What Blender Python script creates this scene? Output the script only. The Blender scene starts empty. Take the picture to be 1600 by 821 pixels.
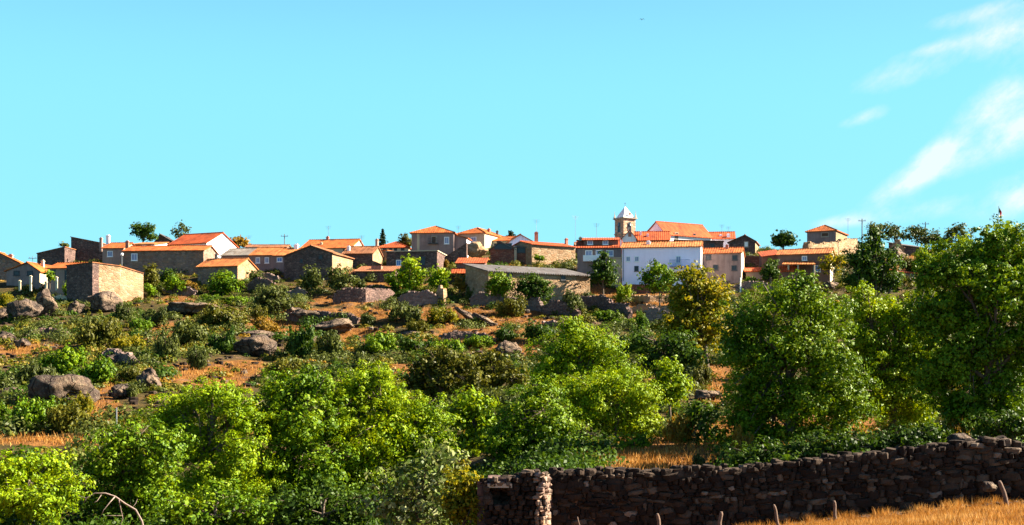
import bpy, math, random
import numpy as np
from mathutils import Vector, Matrix, noise

random.seed(11)
RNG = np.random.default_rng(7)
SC = bpy.context.scene
COL = SC.collection
F, CX, HY = 2000.0, 800.0, 600.0      # focal length, principal column and horizon row of the surveyed view
SUN_AZ, SUN_EL = 82.0, 34.0

def P(px, py, d):
    return Vector(((px - CX) / F * d, d, (HY - py) / F * d))

# ------------------------------------------------------------------ scene tree helpers
def tag(o, label=None, cat=None, group=None, kind=None):
    if label: o['label'] = label
    if cat: o['category'] = cat
    if group: o['group'] = group
    if kind: o['kind'] = kind
    return o

def empty(name, loc=(0, 0, 0), rz=0.0):
    o = bpy.data.objects.new(name, None)
    o.empty_display_size = 0.3
    o.location = loc
    o.rotation_euler = (0, 0, rz)
    COL.objects.link(o)
    return o

class MB:
    """collects polygons and links them as one mesh object"""
    def __init__(s):
        s.v = []; s.f = []
    def add(s, vs, fs):
        n = len(s.v)
        s.v += [tuple(p) for p in vs]
        s.f += [tuple(i + n for i in f) for f in fs]
    def box(s, x0, x1, y0, y1, z0, z1, M=None, taper=0.0):
        cx, cy = (x0 + x1) / 2, (y0 + y1) / 2
        k = 1 - taper
        vs = [(x0, y0, z0), (x1, y0, z0), (x1, y1, z0), (x0, y1, z0)]
        vs += [(cx + (x - cx) * k, cy + (y - cy) * k, z1) for x, y, z in vs[:4]]
        if M is not None: vs = [M @ Vector(p) for p in vs]
        s.add(vs, [(3, 2, 1, 0), (4, 5, 6, 7), (0, 1, 5, 4), (1, 2, 6, 5), (2, 3, 7, 6), (3, 0, 4, 7)])
    def slab(s, pts, t):
        n = len(pts)
        top = [Vector(p) for p in pts]
        low = [p - Vector((0, 0, t)) for p in top]
        fs = [tuple(range(n)), tuple(range(2 * n - 1, n - 1, -1))]
        for i in range(n):
            j = (i + 1) % n
            fs.append((i, n + i, n + j, j))
        s.add(top + low, fs)
    def tube(s, pts, rad, n=6):
        pts = [Vector(p) for p in pts]
        rings = []
        for i, p in enumerate(pts):
            a = pts[max(0, i - 1)]; b = pts[min(len(pts) - 1, i + 1)]
            t = (b - a).normalized()
            r = rad[i] if isinstance(rad, (list, tuple)) else rad
            u = t.orthogonal().normalized() if i == 0 else (u - t * u.dot(t)).normalized()
            w = t.cross(u)
            rings.append([p + (u * math.cos(2 * math.pi * k / n) + w * math.sin(2 * math.pi * k / n)) * r for k in range(n)])
        vs = [p for r in rings for p in r]
        fs = []
        for i in range(len(pts) - 1):
            for k in range(n):
                k2 = (k + 1) % n
                fs.append((i * n + k, i * n + k2, (i + 1) * n + k2, (i + 1) * n + k))
        fs.append(tuple(range(n - 1, -1, -1)))
        fs.append(tuple((len(pts) - 1) * n + k for k in range(n)))
        s.add(vs, fs)
    def build(s, name, mat, parent=None, smooth=False):
        me = bpy.data.meshes.new(name)
        me.from_pydata(s.v, [], s.f)
        me.update()
        if smooth:
            me.polygons.foreach_set('use_smooth', [True] * len(me.polygons))
        if mat: me.materials.append(mat)
        o = bpy.data.objects.new(name, me)
        if parent: o.parent = parent
        COL.objects.link(o)
        return o

def quads_mesh(name, V, mat, nper=4, smooth=False):
    """V: (n, nper, 3) array -> mesh of n separate polygons"""
    n = V.shape[0]
    me = bpy.data.meshes.new(name)
    me.vertices.add(n * nper); me.loops.add(n * nper); me.polygons.add(n)
    me.vertices.foreach_set('co', V.astype(np.float32).ravel())
    me.loops.foreach_set('vertex_index', np.arange(n * nper, dtype=np.int32))
    me.polygons.foreach_set('loop_start', np.arange(0, n * nper, nper, dtype=np.int32))
    me.update(calc_edges=True)
    if mat: me.materials.append(mat)
    return me

def link(name, me, parent=None, loc=None):
    o = bpy.data.objects.new(name, me)
    if parent: o.parent = parent
    if loc is not None: o.location = loc
    COL.objects.link(o)
    return o

# ------------------------------------------------------------------ materials
class NT:
    def __init__(s, name):
        s.m = bpy.data.materials.new(name); s.m.use_nodes = True
        s.t = s.m.node_tree; s.t.nodes.clear()
        s.out = s.n('ShaderNodeOutputMaterial')
    def n(s, kind, **kw):
        nd = s.t.nodes.new(kind)
        for k, v in kw.items():
            if k.startswith('i_'):
                nd.inputs[k[2:].replace('_', ' ')].default_value = v
            else: setattr(nd, k, v)
        return nd
    def l(s, a, b): s.t.links.new(a, b)
    def ramp(s, fac, stops, interp='LINEAR'):
        r = s.n('ShaderNodeValToRGB'); r.color_ramp.interpolation = interp
        e = r.color_ramp.elements
        while len(e) < len(stops): e.new(0.5)
        for i, (p, c) in enumerate(stops):
            e[i].position = p; e[i].color = (*c, 1) if len(c) == 3 else c
        s.l(fac, r.inputs[0]); return r.outputs[0]
    def mix(s, fac, a, b, mode='MIX'):
        m = s.n('ShaderNodeMix', data_type='RGBA', blend_type=mode)
        for inp, v in ((m.inputs[0], fac), (m.inputs[6], a), (m.inputs[7], b)):
            if hasattr(v, 'is_linked'): s.l(v, inp)
            elif isinstance(v, (tuple, list)): inp.default_value = (*v, 1) if len(v) == 3 else v
            else: inp.default_value = v
        return m.outputs[2]
    def math(s, op, a, b=0.0, c=None, clamp=False):
        m = s.n('ShaderNodeMath', operation=op, use_clamp=clamp)
        for i, v in enumerate((a, b) if c is None else (a, b, c)):
            if hasattr(v, 'is_linked'): s.l(v, m.inputs[i])
            else: m.inputs[i].default_value = v
        return m.outputs[0]
    def noise(s, vec, scale, detail=4, rough=0.55):
        n = s.n('ShaderNodeTexNoise'); n.inputs['Scale'].default_value = scale
        n.inputs['Detail'].default_value = detail; n.inputs['Roughness'].default_value = rough
        if vec is not None: s.l(vec, n.inputs['Vector'])
        return n.outputs['Fac']
    def obj(s): return s.n('ShaderNodeTexCoord').outputs['Object']
    def mapv(s, vec, scale=(1, 1, 1), rot=(0, 0, 0)):
        m = s.n('ShaderNodeMapping'); m.inputs['Scale'].default_value = scale; m.inputs['Rotation'].default_value = rot
        s.l(vec, m.inputs['Vector']); return m.outputs[0]
    def bsdf(s, col, rough=0.9, bump=None, bstr=0.3, bdist=0.1, spec=0.25):
        b = s.n('ShaderNodeBsdfPrincipled')
        if hasattr(col, 'is_linked'): s.l(col, b.inputs['Base Color'])
        else: b.inputs['Base Color'].default_value = (*col, 1)
        b.inputs['Roughness'].default_value = rough
        b.inputs['Specular IOR Level'].default_value = spec
        if bump is not None:
            bp = s.n('ShaderNodeBump'); bp.inputs['Strength'].default_value = bstr; bp.inputs['Distance'].default_value = bdist
            s.l(bump, bp.inputs['Height']); s.l(bp.outputs[0], b.inputs['Normal'])
        return b
    def done(s, sh): s.l(sh.outputs[0], s.out.inputs['Surface']); return s.m

ALB = 0.92
def dim(c, k=None): return tuple(x * (k or ALB) for x in c)
def m_stone(name, cols, mortar=(0.16, 0.13, 0.1), scale=2.0, flat=1.7, edge=0.05):
    """rubble masonry: flattened cells, each stone with its own tone, sunk joints and weather stains"""
    cols = [dim(c) for c in cols]; mortar = dim(mortar)
    t = NT(name); co = t.mapv(t.obj(), (scale, scale, scale * flat))
    w = t.n('ShaderNodeTexNoise'); w.inputs['Scale'].default_value = 1.3; t.l(co, w.inputs['Vector'])
    wob = t.mix(0.12, co, w.outputs['Color'], 'LINEAR_LIGHT')
    v = t.n('ShaderNodeTexVoronoi', feature='F1'); t.l(wob, v.inputs['Vector']); v.inputs['Scale'].default_value = 1
    e = t.n('ShaderNodeTexVoronoi', feature='DISTANCE_TO_EDGE'); t.l(wob, e.inputs['Vector']); e.inputs['Scale'].default_value = 1
    sp = t.n('ShaderNodeSeparateColor'); t.l(v.outputs['Color'], sp.inputs[0])
    n = len(cols)
    c = t.ramp(sp.outputs[0], [((i + 0.5) / n, (k[0] * 1.03, k[1] * .91, k[2])) for i, k in enumerate(cols)])
    st = t.noise(t.obj(), 0.45, 5, 0.65)
    c = t.mix(1.0, c, t.ramp(st, [(0.3, (0.62, 0.58, 0.56)), (0.5, (0.95, 0.95, 0.95)), (0.72, (1.2, 1.14, 1.05))]), 'MULTIPLY')
    fine = t.noise(t.obj(), 9, 3, 0.7)
    c = t.mix(1.0, c, t.ramp(fine, [(0.3, (0.8, 0.8, 0.8)), (0.7, (1.15, 1.15, 1.15))]), 'MULTIPLY')
    j = t.ramp(e.outputs['Distance'], [(0.0, (0, 0, 0)), (edge * 2, (1, 1, 1))])
    c = t.mix(j, mortar, c)
    h = t.math('ADD', t.math('MULTIPLY', t.ramp(e.outputs['Distance'], [(0, (0, 0, 0)), (edge * 4, (1, 1, 1))]), 1.0), t.math('MULTIPLY', fine, 0.4))
    return t.done(t.bsdf(c, 0.92, h, 0.6, 0.08, 0.15))

def m_plaster(name, c, c2=None, rough=0.85):
    t = NT(name); co = t.obj()
    c2 = c2 or tuple(x * 0.8 for x in c)
    if c[1] < .6: c, c2 = dim(c), dim(c2)
    n1 = t.noise(co, 0.5, 6, 0.7)
    drip = t.noise(t.mapv(co, (2.2, 2.2, 0.3)), 1, 4, 0.7)
    f = t.math('MULTIPLY', t.math('ADD', n1, drip), 0.5)
    col = t.ramp(f, [(0.38, c2), (0.56, c)])
    return t.done(t.bsdf(col, rough, t.noise(co, 14, 3), 0.15, 0.03, 0.2))

def m_tile(name, c, axis='X', dark=0.6):
    """clay tiles: rolls across the roof, courses down it, tiles of slightly different firing and lichen patches"""
    t = NT(name); co = t.obj(); c = dim(c, .74)
    sc = (2.6, 0.9, 0.9) if axis == 'X' else (0.9, 2.6, 0.9)
    r = t.n('ShaderNodeTexVoronoi', feature='F1'); t.l(t.mapv(co, tuple(x * 1.25 for x in sc)), r.inputs['Vector']); r.inputs['Scale'].default_value = 1
    sp = t.n('ShaderNodeSeparateColor'); t.l(r.outputs['Color'], sp.inputs[0])
    big = t.noise(co, 0.35, 5, 0.7)
    col = t.ramp(sp.outputs[0], [(0.0, tuple(x * dark for x in c)), (0.45, c), (1.0, (min(1, c[0] * 1.15), c[1] * 1.35, c[2] * 1.5))])
    col = t.mix(1.0, col, t.ramp(big, [(0.3, (0.38, 0.4, 0.42)), (0.42, (0.8, 0.8, 0.8)), (0.55, (1, 1, 1)), (0.72, (1.15, 1.2, 1.25))]), 'MULTIPLY')
    wv = t.n('ShaderNodeTexWave', wave_type='BANDS', bands_direction=axis); t.l(co, wv.inputs['Vector'])
    wv.inputs['Scale'].default_value = 0.8; wv.inputs['Distortion'].default_value = 0.3
    col = t.mix(0.35, col, t.ramp(wv.outputs['Fac'], [(0.1, (0.55, 0.5, 0.5)), (0.5, (1, 1, 1))]), 'MULTIPLY')
    return t.done(t.bsdf(col, 0.85, wv.outputs['Fac'], 0.5, 0.08, 0.2))

def m_plain(name, c, rough=0.7, var=0.15, scale=3.0, metal=0.0):
    t = NT(name); n = t.noise(t.obj(), scale, 4, 0.6)
    col = t.ramp(n, [(0.3, tuple(x * (1 - var) for x in c)), (0.7, tuple(min(1, x * (1 + var)) for x in c))])
    b = t.bsdf(col, rough, n, 0.1, 0.02); b.inputs['Metallic'].default_value = metal
    return t.done(b)

def m_leaf(name, cols, trans=0.35, tcol=None, rough=0.5, clump=0.35):
    """leaves: each leaf its own tone, slow drift of tone from bough to bough, light passing through"""
    t = NT(name)
    g = t.n('ShaderNodeNewGeometry')
    n = len(cols)
    pos = g.outputs['Position']
    nz = t.noise(pos, clump, 3, 0.6); cols = [dim(k, .86) for k in cols]
    f = t.math('ADD', t.math('MULTIPLY', g.outputs['Random Per Island'], 0.55), t.math('MULTIPLY', t.math('SUBTRACT', nz, 0.28), 1.1), clamp=True)
    c = t.ramp(f, [((i + 0.5) / n, k) for i, k in enumerate(cols)])
    b = t.bsdf(c, rough, spec=0.12)
    tr = t.n('ShaderNodeBsdfTranslucent')
    t.l(t.mix(1.0, c, tcol or (1.25, 1.15, 0.5), 'MULTIPLY'), tr.inputs[0])
    ms = t.n('ShaderNodeMixShader'); ms.inputs[0].default_value = trans
    t.l(b.outputs[0], ms.inputs[1]); t.l(tr.outputs[0], ms.inputs[2])
    return t.done(ms)

def m_rock(name, c1, c2, c3):
    t = NT(name); co = t.obj(); c1, c2, c3 = dim(c1, .8), dim(c2, .8), dim(c3, .8)
    n1 = t.noise(co, 0.5, 8, 0.65); n2 = t.noise(co, 3.5, 6, 0.7)
    streak = t.noise(t.mapv(co, (1.6, 1.6, 0.35)), 1.0, 4, 0.6)
    c = t.ramp(n1, [(0.32, c1), (0.5, c2), (0.68, c3)])
    c = t.mix(1.0, c, t.ramp(n2, [(0.3, (0.6, 0.6, 0.6)), (0.7, (1.3, 1.27, 1.2))]), 'MULTIPLY')
    c = t.mix(1.0, c, t.ramp(streak, [(0.36, (0.5, 0.47, 0.47)), (0.55, (1.05, 1.05, 1.05))]), 'MULTIPLY')
    cr = t.n('ShaderNodeTexVoronoi', feature='DISTANCE_TO_EDGE'); cr.inputs['Scale'].default_value = .55
    wob = t.n('ShaderNodeTexNoise'); wob.inputs['Scale'].default_value = 1.1; t.l(co, wob.inputs['Vector'])
    t.l(t.mix(0.3, co, wob.outputs['Color'], 'LINEAR_LIGHT'), cr.inputs['Vector'])
    crack = t.ramp(cr.outputs['Distance'], [(0.0, (0.25, 0.23, 0.22)), (0.035, (1, 1, 1))])
    c = t.mix(1.0, c, crack, 'MULTIPLY')
    lich = t.ramp(t.noise(co, 6, 3, .6), [(.58, (0, 0, 0)), (.66, (1, 1, 1))])
    c = t.mix(t.math('MULTIPLY', lich, .45), c, (.24, .22, .15))
    h = t.math('ADD', t.math('ADD', n1, t.math('MULTIPLY', n2, 0.6)), t.math('MULTIPLY', crack, .5))
    return t.done(t.bsdf(c, 0.93, h, 1.0, 0.5, 0.15))

M = {}
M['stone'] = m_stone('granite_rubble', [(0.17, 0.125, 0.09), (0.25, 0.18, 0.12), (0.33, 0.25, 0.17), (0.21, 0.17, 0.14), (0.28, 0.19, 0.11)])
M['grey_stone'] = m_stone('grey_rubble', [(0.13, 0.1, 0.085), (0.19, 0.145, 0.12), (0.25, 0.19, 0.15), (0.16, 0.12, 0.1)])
M['gold_stone'] = m_stone('sunlit_gold_stone', [(0.28, 0.205, 0.105), (0.34, 0.255, 0.14), (0.39, 0.3, 0.175), (0.31, 0.205, 0.1)], (0.24, 0.17, 0.1), 1.6, 2.0, 0.035)  # stone tone with sunlight put into it, for the sunward walls
M['dark_stone'] = m_stone('shaded_dark_stone', [(0.1, 0.07, 0.055), (0.15, 0.105, 0.085), (0.2, 0.145, 0.11), (0.125, 0.085, 0.07)], (0.05, 0.04, 0.035), 2.4, 1.6)  # same stone darkened with shade, for walls turned from the sun
M['red_stone'] = m_stone('red_brown_masonry', [(0.2, 0.08, 0.05), (0.26, 0.11, 0.07), (0.3, 0.16, 0.1), (0.17, 0.08, 0.06)], (0.12, 0.06, 0.04), 2.2, 2.2)
M['tower_stone'] = m_stone('tower_granite', [(0.46, 0.32, 0.19), (0.54, 0.39, 0.24), (0.6, 0.46, 0.31)], (0.28, 0.19, 0.12), 1.3, 2.0, 0.03)
M['white'] = m_plaster('white_limewash', (0.82, 0.77, 0.79), (0.68, 0.62, 0.64))
M['lavender'] = m_plaster('shade_tinted_limewash', (0.95, 0.82, 0.97), (0.88, 0.75, 0.9))  # white limewash with its lavender shade put into the colour
M['beige'] = m_plaster('beige_render', (0.5, 0.4, 0.28), (0.4, 0.31, 0.21))
M['pink'] = m_plaster('pinkish_render', (0.38, 0.25, 0.2), (0.27, 0.17, 0.14))
M['greywall'] = m_plaster('grey_render', (0.28, 0.195, 0.18), (0.18, 0.12, 0.11))
M['brownwall'] = m_plaster('red_brown_render', (0.2, 0.11, 0.085), (0.15, 0.08, 0.07))
M['cream'] = m_plaster('cream_render', (0.66, 0.55, 0.38), (0.55, 0.44, 0.3))
for ax in 'XY':
    M['tile' + ax] = m_tile('orange_clay_tiles' + ax, (0.53, 0.125, 0.022), ax)
    M['pale_tile' + ax] = m_tile('sun_bleached_clay_tiles' + ax, (0.56, 0.17, 0.042), ax)
    M['red_tile' + ax] = m_tile('new_red_clay_tiles' + ax, (0.5, 0.085, 0.018), ax, 0.75)
    M['old_tile' + ax] = m_tile('brown_old_clay_tiles' + ax, (0.34, 0.125, 0.05), ax, 0.5)
    M['grey_roof' + ax] = m_tile('grey_fibre_cement' + ax, (0.27, 0.22, 0.18), ax, 0.75)
    M['dark_roof' + ax] = m_tile('weathered_dark_sheeting' + ax, (0.13, 0.11, 0.105), ax, 0.7)
M['glass'] = m_plain('dark_window_glass', (0.03, 0.035, 0.045), 0.15)
M['blueglass'] = m_plain('blue_grey_shutter', (0.22, 0.27, 0.42), 0.5)
M['whitepaint'] = m_plain('white_paint', (0.8, 0.79, 0.78), 0.6, 0.06)
M['granite'] = m_plain('granite_trim', (0.33, 0.28, 0.22), 0.85)
M['wood'] = m_plain('dark_brown_wood', (0.09, 0.045, 0.025), 0.7)
M['postwood'] = m_plain('weathered_grey_wood', (0.11, 0.07, 0.052), 0.9, 0.35, 8)
M['metal'] = m_plain('galvanised_metal', (0.22, 0.24, 0.26), 0.5, 0.1, 3, 0.6)
M['pole'] = m_plain('dark_pole', (0.12, 0.13, 0.14), 0.8)
M['bluepaint'] = m_plain('blue_paint', (0.1, 0.22, 0.5), 0.6)
M['brick'] = m_plain('chimney_brick', (0.33, 0.13, 0.09), 0.9, 0.3, 5)
M['darkgrey'] = m_plain('dark_grey', (0.06, 0.06, 0.065), 0.8)
M['bark'] = m_plain('bark', (0.1, 0.075, 0.055), 0.95, 0.45, 7)
M['deadwood'] = m_plain('bleached_dead_wood', (0.2, 0.15, 0.125), 0.9, 0.3, 6)
M['flagred'] = m_plain('flag_red', (0.5, 0.03, 0.03), 0.8)
M['flaggreen'] = m_plain('flag_green', (0.02, 0.16, 0.05), 0.8)
M['rock'] = m_rock('lichened_granite', (0.05, 0.038, 0.034), (0.11, 0.08, 0.068), (0.24, 0.165, 0.11))
M['pale_rock'] = m_rock('pale_granite', (0.085, 0.06, 0.052), (0.17, 0.12, 0.095), (0.33, 0.23, 0.15))
# foliage
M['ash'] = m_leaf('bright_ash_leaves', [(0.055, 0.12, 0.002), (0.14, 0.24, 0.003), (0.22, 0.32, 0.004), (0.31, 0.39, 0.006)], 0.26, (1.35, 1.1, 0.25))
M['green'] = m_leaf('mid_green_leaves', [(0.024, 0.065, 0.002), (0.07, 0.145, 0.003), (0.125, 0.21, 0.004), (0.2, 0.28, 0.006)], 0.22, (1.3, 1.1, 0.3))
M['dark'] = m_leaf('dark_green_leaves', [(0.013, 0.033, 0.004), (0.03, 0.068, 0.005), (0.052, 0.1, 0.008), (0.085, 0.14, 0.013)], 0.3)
M['oak'] = m_leaf('olive_brown_oak_leaves', [(0.035, 0.04, 0.005), (0.07, 0.075, 0.007), (0.11, 0.11, 0.01), (0.15, 0.14, 0.014)], 0.25)
M['olive'] = m_leaf('grey_green_olive_leaves', [(0.03, 0.043, 0.009), (0.058, 0.075, 0.014), (0.095, 0.115, 0.022), (0.15, 0.165, 0.036)], 0.25, (1.1, 1.1, 0.6))
M['yellow'] = m_leaf('yellowing_leaves', [(0.06, 0.09, 0.005), (0.15, 0.16, 0.006), (0.26, 0.22, 0.008), (0.34, 0.25, 0.012)], 0.38)
M['broom'] = m_leaf('golden_broom', [(0.14, 0.09, 0.012), (0.23, 0.14, 0.015), (0.31, 0.18, 0.02), (0.36, 0.22, 0.035)], 0.28)
M['silver'] = m_leaf('pale_silvery_leaves', [(0.02, 0.045, 0.005), (0.06, 0.1, 0.012), (0.14, 0.18, 0.035), (0.4, 0.42, 0.2)], 0.25, (1.1, 1.1, 0.7))
M['pine'] = m_leaf('dark_conifer_needles', [(0.008, 0.022, 0.01), (0.016, 0.035, 0.014), (0.025, 0.05, 0.016)], 0.12)
M['drygrass'] = m_leaf('dry_grass_blades', [(0.17, 0.075, 0.018), (0.3, 0.125, 0.022), (0.42, 0.2, 0.04), (0.55, 0.34, 0.12)], 0.3, (1.1, 1, 0.8), 0.7)
M['scrub'] = m_leaf('low_scrub_leaves', [(0.04, 0.06, 0.006), (0.09, 0.11, 0.01), (0.15, 0.145, 0.014), (0.24, 0.15, 0.02)], 0.25)
# ------------------------------------------------------------------ terrain
def sstep(a, b, x):
    t = min(1, max(0, (x - a) / (b - a)))
    return t * t * (3 - 2 * t)

WALL_D = 45.0
W_PX = [860, 1000, 1150, 1300, 1420, 1500, 1560, 1610, 1700]
W_TOP = [739, 740, 733, 716, 706, 692, 690, 702, 700]
W_BOT = [852, 842, 829, 811, 801, 790, 787, 785, 784]
D_H = [75, 88, 100, 130, 160, 190, 200, 215, 240, 258]
PY_L = [692, 650, 622, 562, 512, 468, 447, 420, 398, 392]
PY_R = [676, 640, 614, 560, 512, 470, 448, 420, 398, 391]
ZL = [(HY - p) / F * d for p, d in zip(PY_L, D_H)]
ZR = [(HY - p) / F * d for p, d in zip(PY_R, D_H)]
D_L = [-50, 0, 20, 30, 45, 52, 62] + D_H + [300, 420, 700, 1500, 3000, 7000]
TAIL = [28.0, 26.0, 10.0, -20, -40, -60]
def base_z(px, d):
    zl = np.interp(d, D_L, [-1.0, -1.7, -3.3, -4.3, -5.7, -5.8, -5.0] + ZL + TAIL)
    wt = np.interp(px, W_PX, W_TOP); wb = np.interp(px, W_PX, W_BOT)
    zb = (HY - wb) / F * WALL_D; zt = (HY - wt) / F * WALL_D
    dr = [-50, 0, 20, 30, 44, 45.2, 46.2, 52, 62] + D_H + [300, 420, 700, 1500, 3000, 7000]
    zr = np.interp(d, dr, [-1.0, -1.7, -2.85, np.interp(px, [860, 1200, 1700], [-3.95, -3.62, -3.36]), zb + 0.02, zb, zt - 0.55, zt - 0.42, min(-2.7, zt + 0.1)] + ZR + TAIL)
    k = sstep(700, 880, px)
    z = zl * (1 - k) + zr * k
    if px < 170 and d > 196:      # the ridge sinks towards its western end
        q = 1 - sstep(20, 165, px)
        z = z * (1 - q) + q * np.interp(d, [196, 205, 215, 240, 260, 300, 420, 700], [14.2, 16.2, 17.6, 20.0, 20.5, 19, 12, -5]) if d < 700 else z
    return z

def gz_xy(x, y):
    d = max(y, 0.5)
    px = min(2400, max(-800, CX + F * x / d))
    z = base_z(px, d)
    amp = 0.04 + 0.5 * sstep(55, 120, d)
    if d < 900:
        n = noise.fractal(Vector((x * 0.07, y * 0.07, 3.1)), 0.9, 2.1, 4)
        n2 = noise.noise(Vector((x * 0.5, y * 0.5, 9.0)))
        z += amp * (n * 0.9 + n2 * 0.22)
    # farmed terraces: flat treads and short risers on the middle slope
    w = sstep(118, 135, d) * (1 - sstep(192, 203, d)) * sstep(330, 470, px) * 0.7
    if w > 0:
        st = 1.7
        h = z / st; k = math.floor(h); f = h - k
        z = z * (1 - w) + w * st * (k + sstep(0.62, 1.0, f))
    return z

def G(px, d):
    x = (px - CX) / F * d
    return Vector((x, d, gz_xy(x, d)))

def gd(px, py, dmin=52.0, dmax=262.0):
    """distance at which the ground crosses row py in column px"""
    def row(d):
        g = G(px, d); return HY - F * g.z / d
    d = dmin
    if row(d) <= py: return d
    while d < dmax:
        d += 2.0
        if row(d) <= py:
            for k in range(1, 5):
                if row(d - 2 + k * .5) <= py: return d - 2 + k * .5
    return dmax

def on(px, py, **k):
    return G(px, gd(px, py, **k))

DRY = [(370, 580, 55, 16), (350, 602, 36, 11), (600, 492, 190, 10), (760, 500, 95, 20), (530, 470, 45, 9), (740, 532, 70, 14), (1010, 720, 80, 34), (1115, 600, 28, 30),
       (90, 690, 95, 7), (262, 528, 32, 22), (285, 585, 60, 14), (1010, 478, 70, 20), (940, 463, 28, 16), (1420, 412, 45, 24), (50, 548, 60, 10), (440, 512, 60, 14), (560, 525, 45, 12),
       (610, 447, 60, 5), (720, 390, 30, 18), (790, 410, 40, 6), (160, 640, 25, 25), (170, 605, 15, 10), (640, 580, 35, 12), (800, 545, 40, 20), (1150, 690, 60, 40), (1300, 690, 120, 40), (30, 640, 30, 12), (280, 470, 25, 8)]
def dryness(x, y, z):
    if y < 47: return 1.0
    px = CX + F * x / y; py = HY - F * z / y
    v = 0.0
    for a, b, rx, ry in DRY:
        q = ((px - a) / rx) ** 2 + ((py - b) / ry) ** 2
        if q < 2.2: v = max(v, 1 - sstep(0.6, 2.2, q))
    return v

def make_ground():
    us = np.concatenate([np.linspace(-2600, -120, 26)[:-1], np.linspace(-120, 1720, 300), np.linspace(1720, 4200, 26)[1:]])
    ds = np.concatenate([np.linspace(1.5, 40, 30)[:-1], np.linspace(40, 66, 60)[:-1], np.linspace(66, 264, 220)[:-1], np.geomspace(264, 6500, 40)])
    vs = []; dry = []
    for d in ds:
        for u in us:
            x = (u - CX) / F * d
            z = gz_xy(x, d)
            vs.append((x, d, z)); dry.append(dryness(x, d, z))
    nu = len(us); fs = []
    for i in range(len(ds) - 1):
        for j in range(nu - 1):
            a = i * nu + j
            fs.append((a, a + 1, a + nu + 1, a + nu))
    me = bpy.data.meshes.new('ground')
    me.from_pydata(vs, [], fs); me.update()
    at = me.attributes.new('dry', 'FLOAT', 'POINT'); at.data.foreach_set('value', dry)
    me.polygons.foreach_set('use_smooth', [True] * len(me.polygons))
    t = NT('hillside_soil_and_grass')
    g = t.n('ShaderNodeNewGeometry').outputs['Position']
    a = t.n('ShaderNodeAttribute', attribute_name='dry').outputs['Fac']
    n1 = t.noise(g, 0.12, 6, 0.65); n2 = t.noise(g, 1.1, 6, 0.7); n3 = t.noise(g, 6, 4, 0.7)
    green = t.ramp(n2, [(0.3, (0.03, 0.026, 0.01)), (0.5, (0.075, 0.058, 0.015)), (0.7, (0.17, 0.09, 0.03))])
    dryc = t.ramp(n2, [(0.28, (0.09, 0.035, 0.014)), (0.45, (0.21, 0.085, 0.022)), (0.6, (0.32, 0.145, 0.036)), (0.75, (0.38, 0.22, 0.09))])
    earth = t.ramp(n3, [(0.3, (0.11, 0.06, 0.035)), (0.7, (0.24, 0.14, 0.09))])
    f = t.math('ADD', t.math('MULTIPLY', a, 1.0), t.math('MULTIPLY', t.math('SUBTRACT', n1, 0.5), 1.6))
    f = t.math('ADD', f, t.math('MULTIPLY', t.math('SUBTRACT', n2, 0.5), 0.9))
    fm = t.n('ShaderNodeMapRange'); fm.inputs[1].default_value = 0.45; fm.inputs[2].default_value = 0.8; t.l(f, fm.inputs[0])
    c = t.mix(fm.outputs[0], green, dryc)
    em = t.n('ShaderNodeMapRange'); em.inputs[1].default_value = 0.55; em.inputs[2].default_value = 0.66; t.l(t.noise(g, 0.33, 5, 0.7), em.inputs[0])
    c = t.mix(t.math('MULTIPLY', em.outputs[0], 0.8), c, earth)
    c = t.mix(1.0, c, t.ramp(n3, [(0.3, (0.36, 0.36, 0.36)), (0.7, (0.85, 0.85, 0.85))]), 'MULTIPLY')
    h = t.math('ADD', n2, t.math('MULTIPLY', n3, 0.4))
    me.materials.append(t.done(t.bsdf(c, 0.95, h, 0.7, 0.3, 0.1)))
    o = link('ground', me); tag(o, 'hillside of dry grass, scrub and bare earth under the village', 'ground', kind='structure')
make_ground()

def make_hills():
    vs = []; fs = []; n = 160
    for i in range(n):
        px = -2200 + 6400 * i / (n - 1)
        d = 4800.0
        h = 300 + 110 * noise.fractal(Vector((px * 0.0016, 1.7, 0)), 1, 2, 5)
        h += 300 * math.exp(-((px - 1244) / 70) ** 2) * 0.85 - 120
        x = (px - CX) / F * d
        for k, (dy, zz) in enumerate(((0, -70), (260, h * 0.35), (600, h * 0.75), (900, h), (1600, h * 0.5), (2600, -70))):
            vs.append((x, d + dy + 60 * noise.noise(Vector((px * 0.01, k, 0))), zz + (25 * noise.noise(Vector((px * 0.02, k * 3, 5))) if 0 < k < 5 else 0)))
    for i in range(n - 1):
        for k in range(5):
            a = i * 6 + k
            fs.append((a, a + 6, a + 7, a + 1))
    mb = MB(); mb.add(vs, fs)
    t = NT('haze_tinted_hill'); g = t.n('ShaderNodeNewGeometry').outputs['Position']
    c = t.ramp(t.noise(g, 0.004, 6, 0.7), [(0.35, (0.1, 0.09, 0.13)), (0.65, (0.17, 0.15, 0.2))])  # bluish purple of distance haze painted into the hill colour
    o = mb.build('distant_hills', t.done(t.bsdf(c, 1.0, spec=0.0)), None, True)
    tag(o, 'far hills painted with bluish purple haze beyond the village', 'hills', kind='structure')
make_hills()
# ------------------------------------------------------------------ houses
VILLAGE = 'buildings of the hilltop village'

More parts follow.
